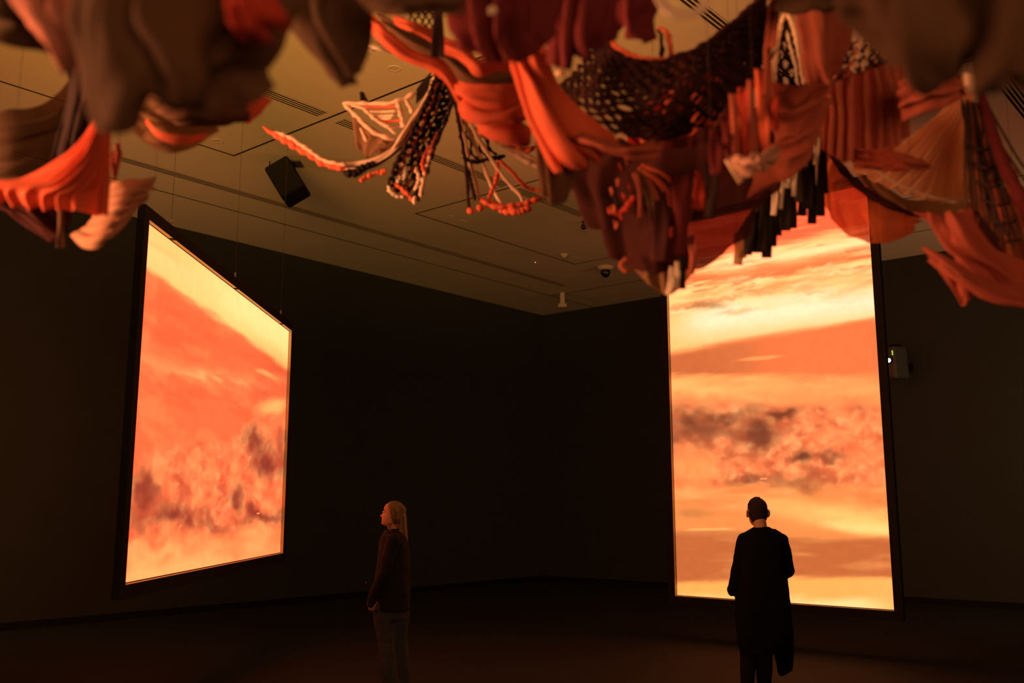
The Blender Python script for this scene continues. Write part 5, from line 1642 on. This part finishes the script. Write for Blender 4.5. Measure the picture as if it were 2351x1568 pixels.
rope(t, [(1905, 280, DF), (1860, 335, DF), (1800, 395, DF), (1740, 470, DF), (1690, 545, DF)], 5, BLACKC, 'carrier_cord', 40)
FR_ = [(1896, 300, 450, BLACKC), (1886, 310, 490, BLACKC), (1876, 300, 375, WHITE), (1868, 330, 512, BLACKC), (1857, 345, 480, BLACKC), (1855, 340, 385, WHITE), (1845, 355, 500, BLACKC), (1836, 360, 470, OLIVE), (1826, 370, 445, WHITE), (1822, 380, 520, BLACKC), (1812, 385, 430, WHITE), (1806, 395, 530, BLACKC),
       (1796, 385, 482, WHITE), (1790, 405, 545, BLACKC), (1780, 420, 500, WHITE), (1776, 425, 560, BLACKC), (1764, 440, 588, BLACKC), (1752, 455, 575, BLACKC), (1742, 470, 580, OLIVE), (1732, 485, 570, BLACKC), (1722, 500, 590, BLACKC), (1708, 520, 598, BROWN_S), (1698, 535, 602, BROWN_S)]
for k, (x, y0, y1, m) in enumerate(FR_):
    dz = .07 if m is WHITE else .02 * (k % 3)
    strip(t, [(x, y0, DF - dz), (x - 2 + (k * 7 % 5 - 2), (y0 + y1) / 2, DF - dz - .01), (x - 4, y1 + (k * 13 % 7 - 3) * 2, DF - dz)], (17 + k * 5 % 7) if m is not WHITE else 12, m, 'fringe_strip', 16, .3, .5, k + 60)
hang(t, [(1903, 282, DF), (1692, 542, DF)])
t = textile('peach_cord_arch', 'narrow arch of knotted peach cords above the rust swag', (1803, 20, 3.6))
rope(t, [(1803, 25, 3.6), (1790, 70, 3.6), (1782, 120, 3.6), (1778, 160, 3.6), (1772, 208, 3.6)], (6, 7, 7, 8, 7), PEACH, 'arch_cord', 44, .35, 12, seed=100)
rope(t, [(1805, 25, 3.6), (1820, 60, 3.6), (1830, 100, 3.6), (1836, 145, 3.6), (1848, 200, 3.6)], (6, 7, 6, 7, 6), PEACH, 'arch_cord', 44, .35, 12, seed=101)
rope(t, [(1806, 70, 3.6), (1815, 110, 3.6), (1826, 150, 3.6), (1830, 195, 3.6)], 4, WHITE, 'arch_cord', 34, .4, 12, seed=102)
net(t, [[(1797, 45, 3.65), (1812, 45, 3.65)], [(1786, 120, 3.65), (1832, 120, 3.65)], [(1780, 205, 3.65), (1844, 205, 3.65)]], 4, 8, 5, [BLACKC, DNET], seed=12, jitter=.4)
hang(t, [(1804, 25, 3.6)])
t = textile('coral_brown_cloth', 'coral brown cloth hanging from the top edge right of the arch', (1895, -90, 2.9))
cloth(t, [[(1830, -90, 2.95), (1890, -90, 2.85), (1955, -90, 2.95)], [(1842, 20, 2.95), (1895, 25, 2.82), (1945, 15, 2.95)], [(1846, 80, 2.93), (1895, 85, 2.84), (1944, 75, 2.93)], [(1850, 130, 2.93), (1893, 140, 2.86), (1942, 110, 2.93)], [(1862, 192, 2.95), (1893, 195, 2.92), (1925, 150, 2.95)]], RUST_S, 40, 44, (.02, 3, 'u', .15), .006, seed=47)
hang(t, [(1840, -90, 2.94), (1945, -90, 2.94)])

t = textile('brown_valance', 'blurred brown valance along the top edge above the cord arch', (1850, -90, 2.6))
cloth(t, [[(1745, -90, 2.65), (1850, -90, 2.55), (1970, -90, 2.65)], [(1765, -20, 2.65), (1850, -10, 2.52), (1955, -10, 2.65)], [(1790, 8, 2.65), (1830, 26, 2.6), (1880, 34, 2.58), (1945, 14, 2.65)]], DBROWN, 40, 22, (.016, 3, 'v', .3), .008, seed=70)
strip(t, [(1786, -60, 2.75), (1778, 20, 2.72), (1768, 110, 2.75)], 24, RUST, 'coral_tie', 20, .3, .4, 71)
hang(t, [(1760, -90, 2.65), (1955, -90, 2.65)])

# ---------- right group
DR = 3.4
t = textile('pleated_rust_curtain', 'pleated rust curtain below a beaded net border, right', (1990, 70, DR))
cloth(t, [[(1895, 205, DR), (1930, 160, DR - .05), (1995, 150, DR - .06), (2075, 120, DR)], [(1892, 270, DR), (1935, 250, DR - .06), (2000, 240, DR - .08), (2078, 200, DR)], [(1890, 345, DR), (1940, 372, DR - .05), (2005, 362, DR - .06), (2085, 310, DR)]], mat_cloth(206, 122, 98, .08, .4), 90, 30, (.026, 8.5, 'u', .05), .004, seed=49)
net(t, [[(1938, 92, DR - .08), (1985, 92, DR - .1), (2040, 58, DR - .08)], [(1915, 150, DR - .08), (1980, 135, DR - .1), (2070, 108, DR - .08)], [(1895, 200, DR - .08), (1960, 170, DR - .1), (2080, 128, DR - .08)]], 16, 6, 3.4, [DNET, DNET, RUST, PEACH, DMAROON], seed=14, jitter=.4, knot=1.9)
rope(t, [(1936, 92, DR - .08), (1985, 92, DR - .1), (2034, 62, DR - .08)], 4.5, WHITE, 'edge_rope', 30, .35, 14, seed=110)
rope(t, [(2045, 108, DR - .12), (2058, 116, DR - .12), (2072, 124, DR - .12)], 5, RED, 'red_knot', 14, .2, seed=111)
cloth(t, [[(1955, 335, DR - .06), (2000, 345, DR - .1), (2050, 335, DR - .06)], [(1968, 360, DR - .06), (2010, 372, DR - .1), (2060, 372, DR - .06)], [(1958, 382, DR - .06), (2015, 392, DR - .08), (2080, 392, DR - .06)]], CORAL_S, 30, 16, (.012, 2.5, 'v', .2), .006, name='lower_flap', seed=50)
hang(t, [(1936, 92, DR - .08), (2038, 60, DR - .08)])
t = textile('large_brown_cloud', 'large blurred brown cloth filling the top right corner', (2180, -90, 1.6))
cloth(t, [[(1925, -90, 1.7), (2080, -90, 1.5), (2250, -90, 1.5), (2440, -90, 1.6)], [(1938, 0, 1.7), (2080, 10, 1.48), (2250, 20, 1.46), (2440, 10, 1.6)], [(1985, 50, 1.7), (2100, 80, 1.5), (2250, 90, 1.48), (2440, 90, 1.6)], [(2035, 90, 1.7), (2130, 145, 1.54), (2240, 150, 1.52), (2440, 170, 1.6)], [(2062, 122, 1.7), (2135, 172, 1.6), (2235, 165, 1.56), (2300, 190, 1.56), (2440, 240, 1.6)]], DBROWN, 70, 44, (.028, 4, 'u', .3), .018, 6, seed=52)
hang(t, [(1940, -90, 1.7), (2200, -90, 1.5)])
t = textile('knotted_coral_sash', 'coral sash tied in a pale knot, upper right', (2225, 175, 3.1))
cloth(t, [[(2220, 178, 3.08), (2220, 195, 3.06), (2222, 215, 3.08)], [(2165, 172, 3.1), (2165, 205, 3.02), (2170, 238, 3.1)], [(2110, 168, 3.12), (2110, 215, 3.05), (2115, 258, 3.12)], [(2065, 180, 3.15), (2066, 235, 3.1), (2072, 285, 3.15)]], RUST, 50, 40, (.020, 4, 'u', .2, .5), .005, seed=54)
cloth(t, [[(2232, 178, 3.06), (2262, 178, 3.05), (2295, 176, 3.06)], [(2232, 188, 3.05), (2262, 187, 3.03), (2296, 184, 3.05)], [(2234, 200, 3.06), (2262, 197, 3.05), (2290, 192, 3.06)]], CORAL, 20, 10, (.006, 1.5, 'v', .2), .004, name='short_tail')
lump(t, (2224, 190, 3.04), 17, PEACH, 'knot', 50, (.9, .9, 1.5))
hang(t, [(2224, 172, 3.06), (2070, 180, 3.14)])
DG = 3.65
t = textile('sheer_peach_fan', 'sheer peach cloth fanning down left from the coral knot', (2222, 210, DG))
cloth(t, [[(2205, 212, DG), (2220, 210, DG), (2238, 214, DG)], [(2150, 265, DG), (2190, 275, DG - .04), (2232, 275, DG)], [(2085, 315, DG), (2160, 335, DG - .06), (2228, 335, DG)], [(2015, 360, DG), (2120, 395, DG - .06), (2222, 395, DG)], [(1955, 385, DG), (2030, 425, DG - .03), (2100, 452, DG - .04), (2220, 465, DG)]], PEACH_S, 90, 50, (.020, 8, 'u', .1, .6), .004, seed=56)
cloth(t, [[(2042, 345, DG - .1), (2085, 352, DG - .14), (2140, 375, DG - .1)], [(2050, 358, DG - .1), (2090, 372, DG - .16), (2138, 382, DG - .1)], [(2065, 372, DG - .1), (2095, 385, DG - .13), (2130, 388, DG - .1)]], RUST, 24, 10, (.01, 1.5, 'v', .2), .004, name='folded_edge', seed=57)
for k in range(26):
    q = k / 25
    c_ = cr(np.array([(1995, 380), (2035, 408), (2090, 436), (2150, 454), (2226, 460)], float), 26)[k]
    lump(t, (c_[0], c_[1], DG - .1), 5.2, BEIGE, 'crochet_stitch', k, (1.1, .8, .75))
rope(t, [(1995, 380, DG - .09), (2035, 408, DG - .09), (2090, 436, DG - .09), (2150, 454, DG - .09), (2226, 460, DG - .09)], 2.5, BEIGE, 'crochet_chain', 40, .3, 20, seed=3)
hang(t, [(2222, 212, DG)])
t = textile('sheer_orange_pocket', 'sheer orange pocket crossing the upper corner of the tall screen', (1900, 290, 3.85))
cloth(t, [[(1880, 285, 3.85), (1925, 375, 3.82), (1985, 435, 3.8), (2060, 478, 3.82), (2115, 498, 3.85)], [(1882, 350, 3.85), (1915, 430, 3.78), (1985, 490, 3.75), (2060, 510, 3.78), (2112, 505, 3.85)], [(1886, 440, 3.85), (1905, 495, 3.8), (1950, 540, 3.77), (2005, 558, 3.77), (2062, 550, 3.8), (2110, 512, 3.85)]], mat_cloth(226, 140, 92, .42, .5), 54, 36, (.014, 5, 'u', .3), .005, seed=58)
rope(t, [(1868, 278, 3.8), (1895, 330, 3.78), (1935, 390, 3.76), (1990, 440, 3.76), (2050, 475, 3.78), (2112, 498, 3.82)], (3, 6, 9, 10, 8, 4), DMAROON, 'rolled_edge', 50, .2, 10, seed=112)
cloth(t, [[(1955, 388, 3.9), (2080, 452, 3.88), (2225, 466, 3.9)], [(1985, 425, 3.9), (2090, 475, 3.86), (2228, 480, 3.9)], [(2030, 465, 3.9), (2105, 496, 3.88), (2235, 492, 3.9)]], BROWN_S, 40, 16, (.012, 3, 'u', .2), .005, name='back_layer', seed=59)
hang(t, [(1872, 282, 3.82), (2225, 466, 3.9)])
t = textile('red_rope_net', 'long-meshed net with a thick dark red rope at the right edge', (2250, 200, 3.6), -0.2)
rope(t, [(2250, 210, 3.55), (2268, 270, 3.5), (2292, 345, 3.48), (2325, 420, 3.48), (2385, 530, 3.5)], (8, 12, 15, 17, 18), MAROON, 'thick_rope', 50, .2, 10, seed=113)
rope(t, [(2254, 215, 3.6), (2300, 300, 3.6), (2345, 375, 3.6), (2390, 430, 3.6)], 3, OLIVE, 'thin_cord', 30)
rope(t, [(2246, 215, 3.58), (2285, 310, 3.6), (2330, 380, 3.6), (2390, 470, 3.6)], 3, BROWN, 'thin_cord', 30)
rope(t, [(2208, 225, 3.6), (2222, 300, 3.58), (2236, 370, 3.58), (2262, 450, 3.58), (2300, 520, 3.58), (2330, 570, 3.6)], (4, 5, 6, 6, 6, 4), PLUM, 'net_spine', 44, .2, 10, seed=114)
rope(t, [(2236, 370, 3.58), (2250, 330, 3.58), (2260, 280, 3.58), (2250, 220, 3.58)], 4, PLUM, 'net_spine', 30, .2, 10, seed=115)
for k in range(14):
    b0, m0, e0 = (2218 + 3 * k, 226 + k, 3.6), (2216 + 7.5 * k, 350 + 4 * k, 3.57), (2228 + 12 * k, 575 - 2 * k, 3.6)
    rope(t, [b0, m0, ((m0[0] + e0[0]) / 2 + (k % 3 - 1) * 4, (m0[1] + e0[1]) / 2, 3.56), e0], (2.2, 3.6, 3.6, 2.6), [BROWN, PLUM, OLIVE, RUST][k % 4], 'mesh_strand', 34, .2, seed=k)
for k in range(6):
    y = 330 + 42 * k
    rope(t, [(2224 + 9 * k, y, 3.55), (2250 + 11 * k, y + 14, 3.53), (2276 + 14 * k, y + 10, 3.55)], 3.2, PLUM, 'cross_knot', 16, .3, seed=k + 40)
hang(t, [(2250, 212, 3.56)])
t = textile('sheer_brown_cloth', 'sheer brown cloth pleated behind the red rope net', (2290, 380, 3.95))
cloth(t, [[(2212, 360, 3.95), (2290, 420, 3.92), (2440, 500, 3.95)], [(2214, 440, 3.95), (2290, 500, 3.9), (2440, 570, 3.95)], [(2222, 520, 3.95), (2290, 580, 3.9), (2440, 640, 3.95)], [(2235, 600, 3.95), (2300, 640, 3.92), (2440, 690, 3.95)]], mat_cloth(150, 92, 66, .35, .45), 60, 36, (.018, 7, 'u', .1), .006, seed=60)
hang(t, [(2214, 362, 3.95), (2330, 445, 3.93)])
TAILC = mat_cloth(186, 104, 84, .28, .4)
t = textile('coral_tail_cloth', 'pink coral cloth with a torn pointed tail, low at the right edge', (2200, 480, 3.5), -0.28)
cloth(t, [[(2098, 488, 3.5), (2165, 490, 3.46), (2240, 478, 3.5)], [(2130, 515, 3.5), (2185, 522, 3.44), (2255, 520, 3.5)], [(2165, 555, 3.5), (2215, 570, 3.44), (2300, 580, 3.5)], [(2195, 610, 3.5), (2260, 625, 3.44), (2440, 640, 3.5)], [(2215, 650, 3.5), (2290, 672, 3.46), (2440, 700, 3.5)]], TAILC, 56, 44, (.018, 3.5, 'u', .3), .006, seed=62, ragged=.02)
cloth(t, [[(2118, 565, 3.44), (2180, 600, 3.4), (2250, 636, 3.4), (2440, 664, 3.44)], [(2128, 584, 3.42), (2186, 622, 3.36), (2256, 660, 3.36), (2440, 690, 3.42)], [(2142, 602, 3.44), (2195, 645, 3.4), (2266, 690, 3.4), (2340, 705, 3.4), (2440, 722, 3.44)]], TAILC, 50, 16, (.014, 1.8, 'v', .2), .006, name='lower_band', seed=63, ragged=.015)
cloth(t, [[(2125, 580, 3.42), (2195, 620, 3.4), (2280, 655, 3.42)], [(2160, 628, 3.42), (2208, 650, 3.4), (2262, 668, 3.42)], [(2190, 670, 3.42), (2210, 680, 3.41), (2235, 672, 3.42)], [(2206, 698, 3.42), (2210, 702, 3.42), (2214, 698, 3.42)]], TAILC, 30, 26, (.008, 2, 'u', .2), .004, name='pointed_tail', seed=64)
cloth(t, [[(2240, 480, 3.5), (2252, 520, 3.48), (2268, 565, 3.5)], [(2290, 540, 3.5), (2300, 580, 3.48), (2320, 610, 3.5)]], PLUM_S, 20, 16, (.008, 2, 'u', .2), .004, name='dark_gusset')
hang(t, [(2100, 488, 3.5), (2238, 480, 3.5)])
